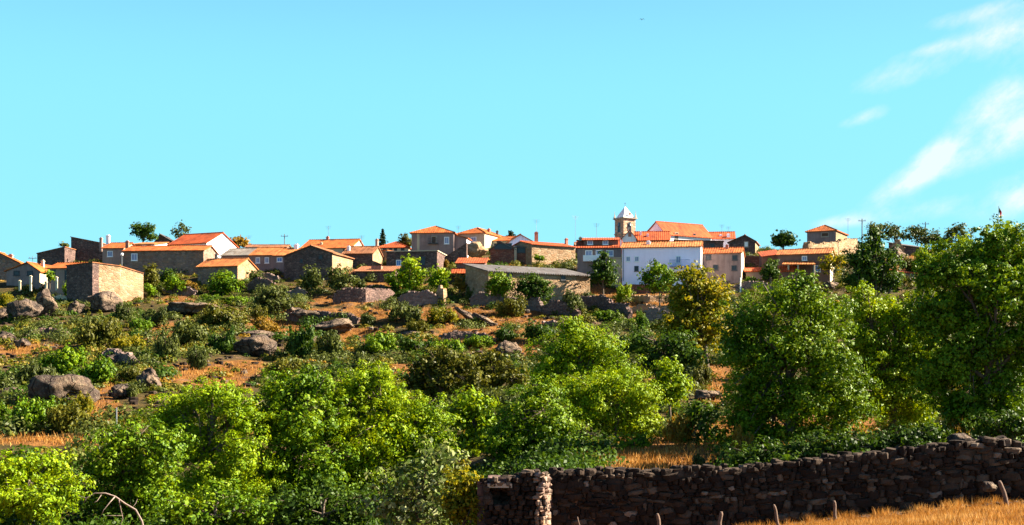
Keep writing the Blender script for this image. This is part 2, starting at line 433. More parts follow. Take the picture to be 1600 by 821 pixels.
class House:
    """walls, roof and openings laid out from surveyed facade corners; local x runs along the facade, y into the house"""
    def __init__(s, label, x0, x1, yb, ye, yaw=0, L=7, roof='gx', rise=12, ye2=None, apex=None, d=None, name='stone_house', cat='house',
                 wall='stone', rf='tile', ov=0.3, group=VILLAGE, found=3.0, rlabel=None, sidewall=None):
        s.yaw = math.radians(yaw); s.c, s.s = math.cos(s.yaw), math.sin(s.yaw)
        s.d = d or gd(x0, yb)
        u0, u1 = (x0 - CX) / F, (x1 - CX) / F
        s.X0 = u0 * s.d
        s.W = W = (u1 * s.d - s.X0) / (s.c - u1 * s.s)
        s.L = L
        s.zb = (HY - yb) / F * s.d
        s.H = H = (yb - ye) / F * s.d
        H2 = H if ye2 is None else (HY - ye2) / F * (s.d + W * s.s) - s.zb
        # the ridge stands back from the facade, so its height is taken at its own distance
        back = {'gx': L / 2, 'mono': L, 'hip': min(W, L) / 2}.get(roof, 0) if rise > 2 else 0
        s.R = R = (HY - ye + (rise * .86 - .6 if back else rise)) / F * (s.d + back * s.c) - (s.zb + H)
        s.root = empty(name, (s.X0, s.d, s.zb), s.yaw)
        tag(s.root, label, cat, group)
        B = -found
        w = MB()
        A0, B0, C0, D0 = (0, 0, B), (W, 0, B), (W, L, B), (0, L, B)
        r = MB(); t = 0.13
        o = ov
        if roof == 'gx':
            k = R / (L / 2); up = t + 0.01
            w.add([A0, B0, C0, D0, (0, 0, H), (W, 0, H), (W, L, H), (0, L, H), (W, L / 2, H + R), (0, L / 2, H + R)],
                  [(0, 1, 5, 4), (1, 2, 6, 8, 5), (2, 3, 7, 6), (3, 0, 4, 9, 7)])
            og = min(o, 0.22)
            r.slab([(-og, -o, H - o * k + up), (W + og, -o, H - o * k + up), (W + og, L / 2, H + R + up), (-og, L / 2, H + R + up)], t)
            r.slab([(-og, L / 2, H + R + up), (W + og, L / 2, H + R + up), (W + og, L + o, H - o * k + up), (-og, L + o, H - o * k + up)], t)
            r.tube([(-og - .02, L / 2, H + R + up), (W + og + .02, L / 2, H + R + up)], 0.11, 6)
            ax = 'X'
        elif roof == 'gy':
            ax_ = s.lx(apex, 0) if apex else W / 2
            HR = max(H, H2) + R if not apex else H + R
            w.add([A0, B0, C0, D0, (0, 0, H), (W, 0, H2), (W, L, H2), (0, L, H), (ax_, 0, HR), (ax_, L, HR)],
                  [(0, 1, 5, 8, 4), (1, 2, 6, 5), (2, 3, 7, 9, 6), (3, 0, 4, 7)])
            k1 = (HR - H) / max(ax_, .1); k2 = (HR - H2) / max(W - ax_, .1); up = t + 0.01; og = min(o, 0.25)
            r.slab([(-o, -og, H - o * k1 + up), (ax_, -og, HR + up), (ax_, L + og, HR + up), (-o, L + og, H - o * k1 + up)], t)
            r.slab([(ax_, -og, HR + up), (W + o, -og, H2 - o * k2 + up), (W + o, L + og, H2 - o * k2 + up), (ax_, L + og, HR + up)], t)
            r.tube([(ax_, -og - .02, HR + up), (ax_, L + og + .02, HR + up)], 0.11, 6)
            ax = 'Y'
        elif roof == 'mono':
            k = R / L; up = t + 0.01
            w.add([A0, B0, C0, D0, (0, 0, H), (W, 0, H2), (W, L, H2 + R), (0, L, H + R)], [(0, 1, 5, 4), (1, 2, 6, 5), (2, 3, 7, 6), (3, 0, 4, 7)])
            r.slab([(-o, -o, H - o * k + up), (W + o, -o, H2 - o * k + up), (W + o, L + o, H2 + R + o * k + up), (-o, L + o, H + R + o * k + up)], t)
            ax = 'X'
        elif roof == 'hip':
            up = t + 0.01
            w.add([A0, B0, C0, D0, (0, 0, H), (W, 0, H), (W, L, H), (0, L, H)], [(0, 1, 5, 4), (1, 2, 6, 5), (2, 3, 7, 6), (3, 0, 4, 7)])
            if W > L: q = L / 2; ra, rb = (q, L / 2), (W - q, L / 2)
            else: q = W / 2; ra, rb = (W / 2, q), (W / 2, L - q)
            k = R / q; e = H - o * k + up; T = H + R + up
            c4 = [(-o, -o, e), (W + o, -o, e), (W + o, L + o, e), (-o, L + o, e)]
            ra = (*ra, T); rb = (*rb, T)
            if W > L:
                r.slab([c4[0], c4[1], rb, ra], t); r.slab([c4[2], c4[3], ra, rb], t); r.slab([c4[1], c4[2], rb], t); r.slab([c4[3], c4[0], ra], t)
            else:
                r.slab([c4[0], c4[1], ra], t); r.slab([c4[2], c4[3], rb], t); r.slab([c4[1], c4[2], rb, ra], t); r.slab([c4[3], c4[0], ra, rb], t)
            for a, b in ((c4[0], ra), (c4[1], rb if W > L else ra), (c4[2], rb), (c4[3], ra if W > L else rb), (ra, rb)):
                r.tube([a, b], 0.1, 6)
            ax = 'X'
        elif roof == 'flat':
            w.add([A0, B0, C0, D0, (0, 0, H), (W, 0, H2), (W, L, H2), (0, L, H)], [(0, 1, 5, 4), (1, 2, 6, 5), (2, 3, 7, 6), (3, 0, 4, 7)])
            r.slab([(-.15, -.15, H + .16), (W + .15, -.15, H2 + .16), (W + .15, L + .15, H2 + .16), (-.15, L + .15, H + .16)], 0.15)
            ax = 'X'
        s.wall = w.build('wall', M[wall], s.root)
        s.roof = r.build('roof', M[rf + ax] if rf + ax in M else M[rf], s.root)
        if rlabel: s.roof['label'] = rlabel
        if sidewall:  # lighter sheet on the sunward wall, sunlight put into its colour
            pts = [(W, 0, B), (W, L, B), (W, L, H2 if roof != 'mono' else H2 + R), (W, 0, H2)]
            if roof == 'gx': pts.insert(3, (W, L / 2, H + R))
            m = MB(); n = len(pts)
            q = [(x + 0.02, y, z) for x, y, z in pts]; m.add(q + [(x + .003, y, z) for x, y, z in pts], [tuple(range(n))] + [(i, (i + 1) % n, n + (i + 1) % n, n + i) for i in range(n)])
            sw = m.build('lit_side_wall', M[sidewall], s.root)
    def lx(s, px, yl=0):
        u = (px - CX) / F
        return (u * (s.d + s.c * yl) - (s.X0 - s.s * yl)) / (s.c - u * s.s)
    def at(s, px, py, yl=0):
        x = s.lx(px, yl)
        D = s.d + s.s * x + s.c * yl
        return Vector((x, yl, (HY - py) / F * D - s.zb))
    def side(s, px, py):
        u = (px - CX) / F
        yl = (u * (s.d + s.W * s.s) - (s.X0 + s.W * s.c)) / (-s.s - u * s.c)
        D = s.d + s.s * s.W + s.c * yl
        return Vector((s.W, yl, (HY - py) / F * D - s.zb))
    def win(s, px, py, w, h, kind='dark', name='window', label=None, side=False, yl=0):
        """an opening: surround set proud of the wall, pane within it"""
        c = s.side(px, py) if side else s.at(px, py, yl)
        k = s.d / F; a, b = w * k / 2, h * k / 2
        sur, pane = {'dark': ('granite', 'glass'), 'white': ('whitepaint', 'blueglass'), 'shutter': ('whitepaint', 'blueglass'), 'plain': ('darkgrey', 'glass'),
                     'wood': ('granite', 'wood'), 'blue': ('whitepaint', 'bluepaint'), 'whitedoor': ('granite', 'whitepaint')}[kind]
        e = 0.11
        Mx = Matrix.Translation(c)
        if side: Mx = Mx @ Matrix.Rotation(math.pi / 2, 4, 'Z')
        m = MB()
        for x0, x1, z0, z1 in ((-a - e, -a, -b - e, b + e), (a, a + e, -b - e, b + e), (-a, a, b, b + e), (-a, a, -b - e, -b)):
            m.box(x0, x1, -0.07, 0.05, z0, z1, Mx)
        if name == 'window': m.box(-a - e - .06, a + e + .06, -0.13, -0.005, -b - e - .08, -b - e - .002, Mx)
        o = m.build(name, M[sur], s.root)
        if label: o['label'] = label
        m = MB()
        if kind in ('white', 'shutter', 'blue'):
            m.box(-a, -0.02, -0.025, 0.03, -b, b, Mx); m.box(0.02, a, -0.025, 0.03, -b, b, Mx)
            m.build('pane', M[pane], o)
            m = MB(); m.box(-0.02, 0.02, -0.04, 0.03, -b, b, Mx); m.build('mullion', M[sur], o)
        else:
            m.box(-a, a, -0.02, 0.03, -b, b, Mx); m.build('panel' if name == 'door' else 'pane', M[pane], o)
        return o
    def door(s, px, py, w, h, kind='wood', **k):
        return s.win(px, py, w, h, kind, 'door', **k)
    def chim(s, px, ytop, w, h, mat='white', f=0.5, cap=True, label=None):
        yl = s.L * f
        c = s.at(px, ytop, yl); k = s.d / F
        a = w * k / 2; z1 = c.z; z0 = z1 - h * k - 1.3
        m = MB(); m.box(c.x - a, c.x + a, yl - a * .9, yl + a * .9, z0, z1 - .2)
        if cap:
            m.box(c.x - a - .07, c.x + a + .07, yl - a * .9 - .07, yl + a * .9 + .07, z1 - .198, z1 - .1)
            m.box(c.x - a * .7, c.x + a * .7, yl - a * .6, yl + a * .6, z1 - .098, z1 + .08)
        o = m.build('chimney', M[mat], s.roof)
        if label: o['label'] = label
        return o
    def antenna(s, px, ytop, ybase, f=0.5, n=4, wide=0.55):
        yl = s.L * f
        a = s.at(px, ytop, yl); b = s.at(px, ybase, yl)
        m = MB(); m.tube([(a.x, yl, b.z - 1.2), (a.x, yl, a.z)], 0.028, 5)
        for i in range(n):
            z = a.z - 0.1 - 0.16 * i; q = wide * (1 - 0.12 * i)
            m.tube([(a.x - q, yl, z), (a.x + q, yl, z)], 0.013, 4)
        m.tube([(a.x, yl - .5, a.z - .35), (a.x, yl + .6, a.z - .35)], 0.013, 4)
        return m.build('antenna', M['metal'], s.roof)

H = House
# --- western end
h = H('brown stone gable house with a chimney cut by the frame edge', -22, 30, 438, 402, 0, 2.6, 'gy', 7, ye2=411, apex=-3, wall='stone', sidewall='beige')
h.chim(17, 398, 6, 7, 'pink')
h = H('low beige house with two dark gable windows and an orange roof', 10, 62, 447, 424, -12, 8, 'gy', 12, ye2=424, apex=43, wall='greywall', sidewall='cream', name='rendered_house')
h.win(26, 427, 8, 5, 'plain'); h.win(47, 427, 8, 5, 'plain'); h.chim(67, 407, 4, 5, 'cream', .4)
h = H('small pinkish annex with a dark doorway beside the golden barn', 74, 118, 444, 420, -8, 7, 'gx', 9, wall='pink', name='rendered_annex', d=193)
h.door(105, 430, 6, 13, 'plain'); h.win(84, 426, 4, 6, 'plain')
h = H('long low stone barn with a bright golden end wall above the rocks', 104, 144.5, 460, 416, -28, 1.2, 'mono', 0, ye2=411, wall='dark_stone', rf='old_tile', name='stone_barn', cat='barn', d=183, ov=.1)
# the sunlit long wall of the barn is its own angled wing, built as part of the same barn
def barn_wing(h):
    a = P(144, 411, 187.6); k = [(144, 411, 452, 181.3), (187, 416.5, 474, 184.5), (224, 428, 474, 188.5)]
    m = MB(); front = []; 
    inv = Matrix.LocRotScale(h.root.location, h.root.rotation_euler, None).inverted()
    back = []
    for px, yt, yb, d in k:
        t = inv @ P(px, yt, d); b = inv @ P(px, yb + 14, d); front.append((b, t))
    nrm = Vector((-0.66, 0.75, 0)); nrm = inv.to_3x3() @ nrm
    vs = []
    for b, t in front: vs += [b, t, b + nrm * 5, t + nrm * 5]
    fs = []
    for i in range(2):
        q = i * 4; fs += [(q, q + 4, q + 5, q + 1), (q + 2, q + 3, q + 7, q + 6), (q + 1, q + 5, q + 7, q + 3)]
    fs += [(8, 10, 11, 9), (0, 1, 3, 2)]
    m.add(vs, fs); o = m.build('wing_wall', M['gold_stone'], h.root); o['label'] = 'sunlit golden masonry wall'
    m = MB()
    tops = [Vector(vs[i * 4 + 1]) + Vector((0, 0, .14)) - nrm * .12 for i in range(3)]; bk = [Vector(vs[i * 4 + 3]) + Vector((0, 0, .14)) for i in range(3)]
    for i in range(2): m.slab([tops[i], tops[i + 1], bk[i + 1], bk[i]], .13)
    m.build('wing_roof', M['old_tileX'], h.root)
barn_wing(h)
h = H('dark stone house with one sloping roofline at the western crest', 58, 101, 424, 397, 0, 8, 'mono', 1, ye2=386.5, wall='dark_stone', rf='old_tile', d=222, ov=.12)
h = H('tall windowless stone house with a roof falling eastward', 111, 160, 424, 371, 0, 8, 'mono', 1, ye2=381, wall='dark_stone', rf='old_tile', d=228, ov=.12)
h = H('narrow plastered house with a white chimney and one pale window', 160, 193, 424, 388.5, -6, 7, 'gx', 9, wall='pink', rf='tile', d=219, name='rendered_house')
h.win(172, 397, 7, 7, 'shutter'); h.chim(169, 368, 5, 13, 'white', .5); h.chim(158, 372, 4, 10, 'pink', .7)
h = H('long dark stone house under one continuous orange roof', 193, 318, 436, 393, -6, 7, 'gx', 8, wall='stone', rf='tile', d=211)
h.win(210, 402, 8, 9, 'shutter'); h.chim(199, 377, 5, 9, 'brick', .6)
h = H('pale plastered lean-to rising behind the long orange roof', 203, 240, 400, 383, -8, 6, 'mono', 4, wall='white', rf='pale_tile', d=232, name='rendered_house')
h.door(214, 385, 13, 5, 'wood'); h.win(232, 386, 4, 4, 'plain')
h = H('dark slate gable peeping up west of the white house', 243, 268, 395, 377, 0, 7, 'gy', 10, ye2=377, apex=250, wall='dark_stone', rf='dark_roof', d=252)
h = H('white house with a steep orange roof and brilliant white gable', 264, 323, 410, 383, -24, 9, 'gx', 18, wall='white', rf='red_tile', d=228, name='white_house')
h.win(274, 386, 5, 4, 'plain'); h.win(310, 387, 5, 4, 'plain'); h.win(291, 386, 5, 3, 'shutter')
h = H('small stone house with an amber roof behind the round bush', 309, 371, 447, 417.5, -16, 6.5, 'gx', 13, wall='stone', rf='pale_tile', sidewall='gold_stone', d=202)
h.chim(338, 397, 3.4, 9, 'darkgrey', .5)
h = H('pale house with a broad grey roof next to the white gable', 346, 391, 428, 400, -10, 8, 'gx', 12, wall='greywall', rf='grey_roof', d=216, name='rendered_house')
h.chim(407, 387, 6, 5, 'beige', .6)
h = H('grey plastered house with two small windows and amber roof', 391, 428, 430, 399.5, -10, 8, 'gx', 13, wall='greywall', rf='pale_tile', d=214, name='rendered_house')
h.win(403, 407, 5, 7, 'shutter'); h.win(417, 407, 5, 7, 'shutter')
h = H('dark ridge house seen just above the grey and amber roofs', 384, 447, 400, 387, 0, 6, 'gx', 4, wall='dark_stone', rf='old_tile', d=236)
h.chim(438, 384, 4.5, 5, 'white', .5); h.chim(431, 385, 3.5, 4, 'brick', .6); h.antenna(389, 368, 386)
h = H('narrow shadowed house with a blue shutter and amber roof', 428, 462, 432, 400, -6, 8, 'gx', 12, wall='greywall', rf='pale_tile', d=213)
h.win(437, 406, 7, 5, 'blue'); h.chim(463, 382, 6, 10, 'white', .5)
h = H('big dark stone house with a broad front gable and tiny window', 444, 519, 434, 401, -14, 9, 'gy', 15, ye2=396, apex=486, wall='dark_stone', rf='old_tile', sidewall='gold_stone', d=206)
h.win(501, 402, 4, 4, 'plain'); h.win(471, 408, 3, 4, 'plain')
h = H('orange roofed house spreading behind the big stone gable', 470, 548, 410, 389, -10, 10, 'gx', 15, wall='beige', rf='tile', d=226)
h.chim(512, 370, 4, 9, 'brick', .5); h.chim(502, 379, 3, 8, 'beige', .2); h.antenna(513, 353, 371); h.win(539, 392, 4, 4, 'plain')
h = H('dark stone block under a browned roof with a squat cube shape', 536, 582, 426, 397, -8, 7, 'gx', 12, wall='dark_stone', rf='old_tile', sidewall='gold_stone', d=214)
h.chim(545, 385, 4, 6, 'white', .2); h.antenna(565, 368, 386)
h = H('sunken stone shed with a patched roof and low box vent', 556, 615, 447, 425, -4, 6, 'mono', 9, wall='dark_stone', rf='old_tile', d=203, name='stone_shed', cat='shed')
h.chim(589, 414, 16, 3, 'brick', .4, cap=False)
h = H('small shed roof tucked under the dark stone block', 533, 560, 440, 429, 0, 4, 'mono', 8, wall='dark_stone', rf='old_tile', d=206, name='stone_shed', cat='shed')
h = H('little pale house under a bright red hipped roof', 591, 638, 400, 387.5, -6, 8, 'hip', 10, wall='cream', rf='red_tile', d=240, name='rendered_house')
for x in (601, 610, 618, 629): h.win(x, 391, 3.4, 5, 'plain')
h = H('stone outhouse with a white chimney left of the flat roofed building', 584, 604, 418, 393, -20, 5, 'mono', 2, wall='gold_stone', rf='pale_tile', d=221, name='stone_outhouse')
h.chim(589, 374, 4, 20, 'pink', .4)
h = H('long flat roofed stone building in shade over the pale green trees', 604, 683, 428, 394, -8, 9, 'flat', 0, wall='dark_stone', rf='beige', d=213)
h.win(623, 411, 6, 7, 'blue'); h.door(661, 408, 5, 12, 'plain')
h = H('large two storey house with an orange hipped roof', 643, 709, 398, 364.5, -5, 9, 'hip', 11.5, wall='greywall', rf='tile', d=231, name='rendered_house')
h.win(698, 376, 6, 9, 'white'); h.door(678, 375, 6, 10, 'wood')
m = MB(); q = h.at(653.5, 364.5); m.box(q.x - .22, q.x + .22, -.04, .02, 0, q.z - .05); m.build('pale_strip', M['beige'], h.root)  # narrow upright strip paler than the wall
q = h.at(677, 381); m = MB(); m.box(q.x - .9, q.x + .9, -.75, -.003, q.z - .1, q.z)
for i in range(13): m.box(q.x - .88 + i * .14, q.x - .85 + i * .14, -.73, -.70, q.z + .002, q.z + .85)
m.box(q.x - .9, q.x + .9, -.75, -.69, q.z + .852, q.z + .9); m.build('balcony', M['darkgrey'], h.root)
h = H('shaded extension with a lean roof beside the two storey house', 709.5, 729, 398, 366.5, -5, 6, 'mono', 2, ye2=373, wall='greywall', rf='tile', d=231.3, name='rendered_house', sidewall='white')
h = H('beige house with a wide hipped roof and one white window', 716, 757, 392, 366, -24, 9, 'hip', 9.5, wall='beige', rf='tile', d=243, name='rendered_house', sidewall='cream')
h.win(740, 374.5, 8, 6, 'white'); h.chim(764, 358, 4, 6, 'brick', .5); h.chim(777, 361, 3, 8, 'darkgrey', .75); h.antenna(716, 353, 364)
h = H('low tiled wing running down behind the ruined brick walls', 768, 800, 392, 377, -10, 7, 'gx', 7, wall='cream', rf='tile', d=244, name='rendered_house')
h.win(779, 380, 4, 5, 'plain')
h = H('shade-tinted lavender gabled house with a tiled roof sloping east', 796, 843, 398, 378, 12, 8, 'gy', 11, ye2=384, apex=813, wall='lavender', rf='tile', d=240, name='rendered_house')
h.chim(838, 363, 5, 11, 'brick', .3); h.antenna(838, 343, 364, .3, 5, .7)
h = H('sunlit stone house with a thin line of red eaves', 831, 899, 416, 382, 32, 7, 'gx', 5, ye2=None, wall='gold_stone', rf='red_tile', d=222)
h.chim(885, 373, 4, 9, 'brick', .5); h.antenna(899, 337, 380, .8, 5, .8)
# --- ruin behind the red shed
h = H('roofless brick red ruin with a sagging dark gable', 766, 804, 412, 390, -4, 6, 'gy', 11, ye2=390, apex=782, wall='red_stone', rf='dark_roof', d=224, name='ruined_house', cat='ruin')
h.win(786, 385, 26, 7, 'plain', label='dark panel painted for the shade under the sagging roof')  # near-black sheet standing for the shade in the gap
h = H('broken ruin bay with a pale column under rotten beams', 804.5, 824, 412, 386, -10, 5, 'mono', 3, ye2=388, wall='red_stone', rf='dark_roof', d=224, name='ruined_house', cat='ruin', sidewall='gold_stone')
m = MB(); q = h.at(806, 388); m.box(q.x - .2, q.x + .2, -.5, -.1, -.5, q.z); m.build('column', M['beige'], h.root)
h.win(814, 391, 12, 7, 'plain', label='dark panel for the shade inside the broken bay')  # inner shade of the bay put in as a near-black sheet
h = H('dark sloping wall added for the shadow climbing to the stone mound', 692, 729, 412, 405, -6, 1.2, 'mono', 0, ye2=381, wall='dark_stone', rf='dark_stone', d=219, name='ruined_house', cat='ruin', ov=.05)  # dark wall added where a large shadow mass lies
# --- red shed
h = H('open shed with two tiers of bright red tiles on a white post', 714, 757, 445, 412, -3, 5, 'mono', 9, wall='brownwall', rf='red_tile', d=204, name='red_roofed_shed', cat='shed')
m = MB(); a = h.at(704, 427, -2.6); b = h.at(750, 427, -2.6); c = h.at(750, 419, -.02); e = h.at(706, 419, -.02); m.slab([a, b, c, e], .12); o = m.build('awning', M['red_tileX'], h.root)
m = MB(); q = h.at(737, 428, -2.3); m.box(q.x - .1, q.x + .1, -2.4, -2.2, -2.5, q.z); m.build('post', M['whitepaint'], h.root)
h.door(735, 435, 38, 12, 'plain', label='dark panel for the shade of the open front')  # near-black sheet in place of the shed's shaded interior
# --- long low grey roofed building
h = H('long low stone building with a patched grey roof', 763, 922, 450, 424, 27, 8, 'mono', 12.5, ye2=432, wall='gold_stone', rf='dark_roof', d=187, ov=.35, name='long_low_house')
h.win(797, 429, 6, 5, 'plain'); h.win(880, 434.5, 6, 5.5, 'plain')
# --- church quarter
h = H('three storey house with red dormer roof and white balcony', 902, 971, 432, 388, -4, 9, 'gx', 13, wall='greywall', rf='red_tile', d=205, name='tall_house')
h.win(920, 396, 9, 7, 'white'); h.win(936, 395, 8, 6, 'white'); h.win(953, 396, 9, 7, 'white')
m = MB(); a = h.at(911, 407, -.9); b = h.at(938, 407, -.9); m.box(a.x, b.x, -.9, -.003, a.z - .15, a.z); m.box(a.x, b.x, -.9, -.8, a.z + .002, a.z + .8); m.build('balcony', M['whitepaint'], h.root)
m = MB(); a = h.at(912, 383, 1.4); b = h.at(966, 376, 1.4); m.box(a.x, b.x, 1.4, 4.4, a.z - .5, b.z); dm = m.build('dormer', M['brownwall'], h.roof)
m = MB(); m.slab([(a.x - .3, 1.0, b.z + .1), (b.x + .3, 1.0, b.z + .1), (b.x + .3, 5.2, b.z + .9), (a.x - .3, 5.2, b.z + .9)], .12); m.build('dormer_roof', M['red_tileX'], h.roof)
for x in (922, 946): h.win(x, 379, 7, 5, 'white', yl=1.39, label='small white dormer window')
m = MB(); a = h.at(970, 375, .5); m.box(a.x - .12, a.x + .12, .35, .65, 0, a.z); m.build('flue', M['whitepaint'], h.root)
h.chim(907, 371, 5, 6, 'beige', .5); h.antenna(932, 349, 372)
h = H('sunlit beige terrace block squeezed left of the white house', 955, 971, 434, 404, -4, 3, 'flat', 0, wall='beige', rf='beige', d=200, name='terrace_block')
h = H('big white house with a long pale roof above the bare terraces', 972, 1095, 440.5, 388, -10, 8, 'gx', 9, wall='lavender', rf='pale_tile', d=199, name='white_house', sidewall='white', found=1.2)
for x in (981.5, 995): h.win(x, 405, 5, 6, 'shutter')
h.win(994.5, 420, 4.4, 6, 'plain')
h.win(1060, 406, 6, 9, 'shutter'); h.chim(1013, 377, 6, 8, 'white', .3)
m = MB(); a = h.at(1046, 416, -1); b = h.at(1078, 416, -1); m.box(a.x, b.x, -1, -.003, a.z - .12, a.z)
for i in range(22):
    x = a.x + .03 + (b.x - a.x - .06) * i / 21; m.box(x - .02, x + .02, -.98, -.94, a.z + .002, a.z + .9)
m.box(a.x, b.x, -1, -.93, a.z + .902, a.z + .96); m.build('balcony', M['blueglass'], h.root)
m = MB(); a = h.at(974, 389); m.tube([(a.x, -.09, 0.1), (a.x, -.09, a.z)], .05, 6); m.build('downpipe', M['pole'], h.root)
h = H('brown stone house hidden behind the white house roof', 900, 958, 400, 384, 0, 6, 'gx', 5, wall='dark_stone', rf='old_tile', d=236)
h = H('low red roofed wing with a small white belfry gable', 972, 994, 392, 373, -6, 9, 'gy', 12, ye2=373, apex=984, wall='white', rf='red_tile', d=238, name='chapel', cat='chapel', sidewall='white')
m = MB(); a = h.at(984, 366); m.box(a.x - .28, a.x + .28, -.08, .02, a.z - .5, a.z + .3); m.build('bell_niche', M['brick'], h.root)
h = H('red roofed nave stretching behind the small belfry gable', 992, 1046, 392, 376, -6, 8, 'gx', 15, wall='dark_stone', rf='red_tile', d=240, name='chapel_nave', cat='chapel')
h.chim(1001, 362, 3, 6, 'white', .3); h.chim(1012, 366, 3.5, 7, 'white', .2)
h = H('long church with shade-tinted lavender gable wall and deep orange roof', 1012, 1041, 392, 363, -60, 11, 'gy', 13, ye2=366, apex=1026, wall='lavender', rf='red_tile', d=250, name='church', cat='church', sidewall='white')
h.door(1057, 369, 5, 9, 'wood', side=True); h.win(1085, 368, 3, 4, 'plain', side=True)
h = H('low white building with orange roof at the church east end', 1106, 1148, 392, 374, -8, 9, 'gx', 12, wall='white', rf='red_tile', d=258, name='white_house')
h.chim(1126, 367, 4, 7, 'white', .2); h.chim(1138, 366, 5, 8, 'white', .1); h.antenna(1128, 351, 365); h.antenna(1138, 354, 367)
h = H('old dark stone walls overgrown behind the white house', 1054, 1130, 400, 376, -6, 5, 'flat', 0, ye2=378, wall='dark_stone', rf='dark_stone', d=226, name='ruined_house', cat='ruin', sidewall='gold_stone')
h.win(1082, 382, 6, 4, 'plain'); h.win(1113, 384, 5, 5, 'plain')
h = H('grey beige house with dark square windows and amber roof', 1097, 1158, 440, 397, -14, 7, 'gx', 9, wall='greywall', rf='tile', d=204, name='rendered_house', sidewall='cream')
for x, y in ((1107, 402), (1148, 403), (1147, 419), (1118, 418)): h.win(x, y, 6, 6, 'plain')
h.chim(1136, 383, 4, 12, 'brick', .4)
h = H('upper stone gable house facing a small walled yard', 1139, 1180, 402, 379, -16, 8, 'gy', 10, ye2=377, apex=1164, wall='dark_stone', rf='old_tile', sidewall='gold_stone', d=236)
h.win(1166, 382, 5, 7, 'whitedoor')
h = H('ruined stone stage with a dark arch below the gable house', 1146, 1186, 428, 399, -14, 5, 'flat', 0, ye2=402, wall='red_stone', rf='gold_stone', d=218, name='ruined_house', cat='ruin', sidewall='gold_stone')
h.win(1155, 408, 14, 12, 'plain', label='dark panel for the shade in the arch'); h.win(1157, 404, 4, 5, 'whitedoor')  # arch recess is a near-black sheet, its shade painted
h = H('tiny lean-to with red tiles beside the dark round tree', 1166, 1192, 442, 425, -6, 4, 'mono', 7, wall='pink', rf='red_tile', d=205, name='lean_to', cat='shed')
h = H('brown house with a long amber roof and tiled porch', 1215, 1297, 445, 399, -20, 6.5, 'gx', 8.5, wall='brownwall', rf='pale_tile', d=205, name='porch_house', sidewall='cream')
h.win(1257, 404, 6, 5, 'white'); h.win(1277, 420, 8, 8, 'blue')
m = MB(); a = h.at(1222, 413, -2.2); b = h.at(1274, 413, -2.2); c = h.at(1272, 407.5, -.01); e = h.at(1226, 407.5, -.01); m.slab([a, b, c, e], .12); m.build('porch_roof', M['pale_tileX'], h.root)
m = MB()
for x in (1232, 1247, 1272):
    q = h.at(x, 413.5, -2); m.box(q.x - .12, q.x + .12, -2.1, -1.9, -.5, q.z)
m.build('porch_post', M['beige'], h.root)
m = MB(); a = h.at(1217, 424, -2.6); b = h.at(1250, 424, -2.6); c = h.at(1250, 415.5, -.5); e = h.at(1217, 415.5, -.5); m.slab([a, b, c, e], .12); m.build('porch_lower_roof', M['red_tileX'], h.root)
m = MB(); a = h.at(1218, 424, -2.3); b = h.at(1249, 424, -2.3); m.box(a.x, b.x, -2.3, -2.1, -.8, a.z - .15); m.build('porch_parapet', M['brownwall'], h.root)
h = H('shaded side wing with a red tile edge under the long wall', 1192, 1216, 440, 402, -4, 5, 'mono', 8, ye2=398, wall='brownwall', rf='red_tile', d=209, name='side_wing')
h = H('hilltop house with a hipped orange roof inside old ramparts', 1261, 1306, 392, 362.5, -28, 9, 'hip', 10, wall='greywall', rf='tile', d=250, name='hilltop_house', sidewall='gold_stone')
h.win(1289, 367, 10, 5, 'wood')
h.antenna(1325, 341, 362, .9)
h = H('stone byre with a dark sheet roof near the ridge trees', 1412, 1452, 398, 384, 6, 7, 'mono', 6, ye2=390, wall='dark_stone', rf='dark_roof', d=236, name='stone_byre', cat='shed')
h = H('little red roofed shelter half hidden by the big dark tree', 1392, 1432, 438, 424, 14, 4, 'mono', 5, ye2=428, wall='brownwall', rf='red_tile', d=206, name='tiled_shelter', cat='shed')
h.win(1413, 432, 7, 6, 'plain'); h.win(1426, 433, 4, 5, 'whitedoor')

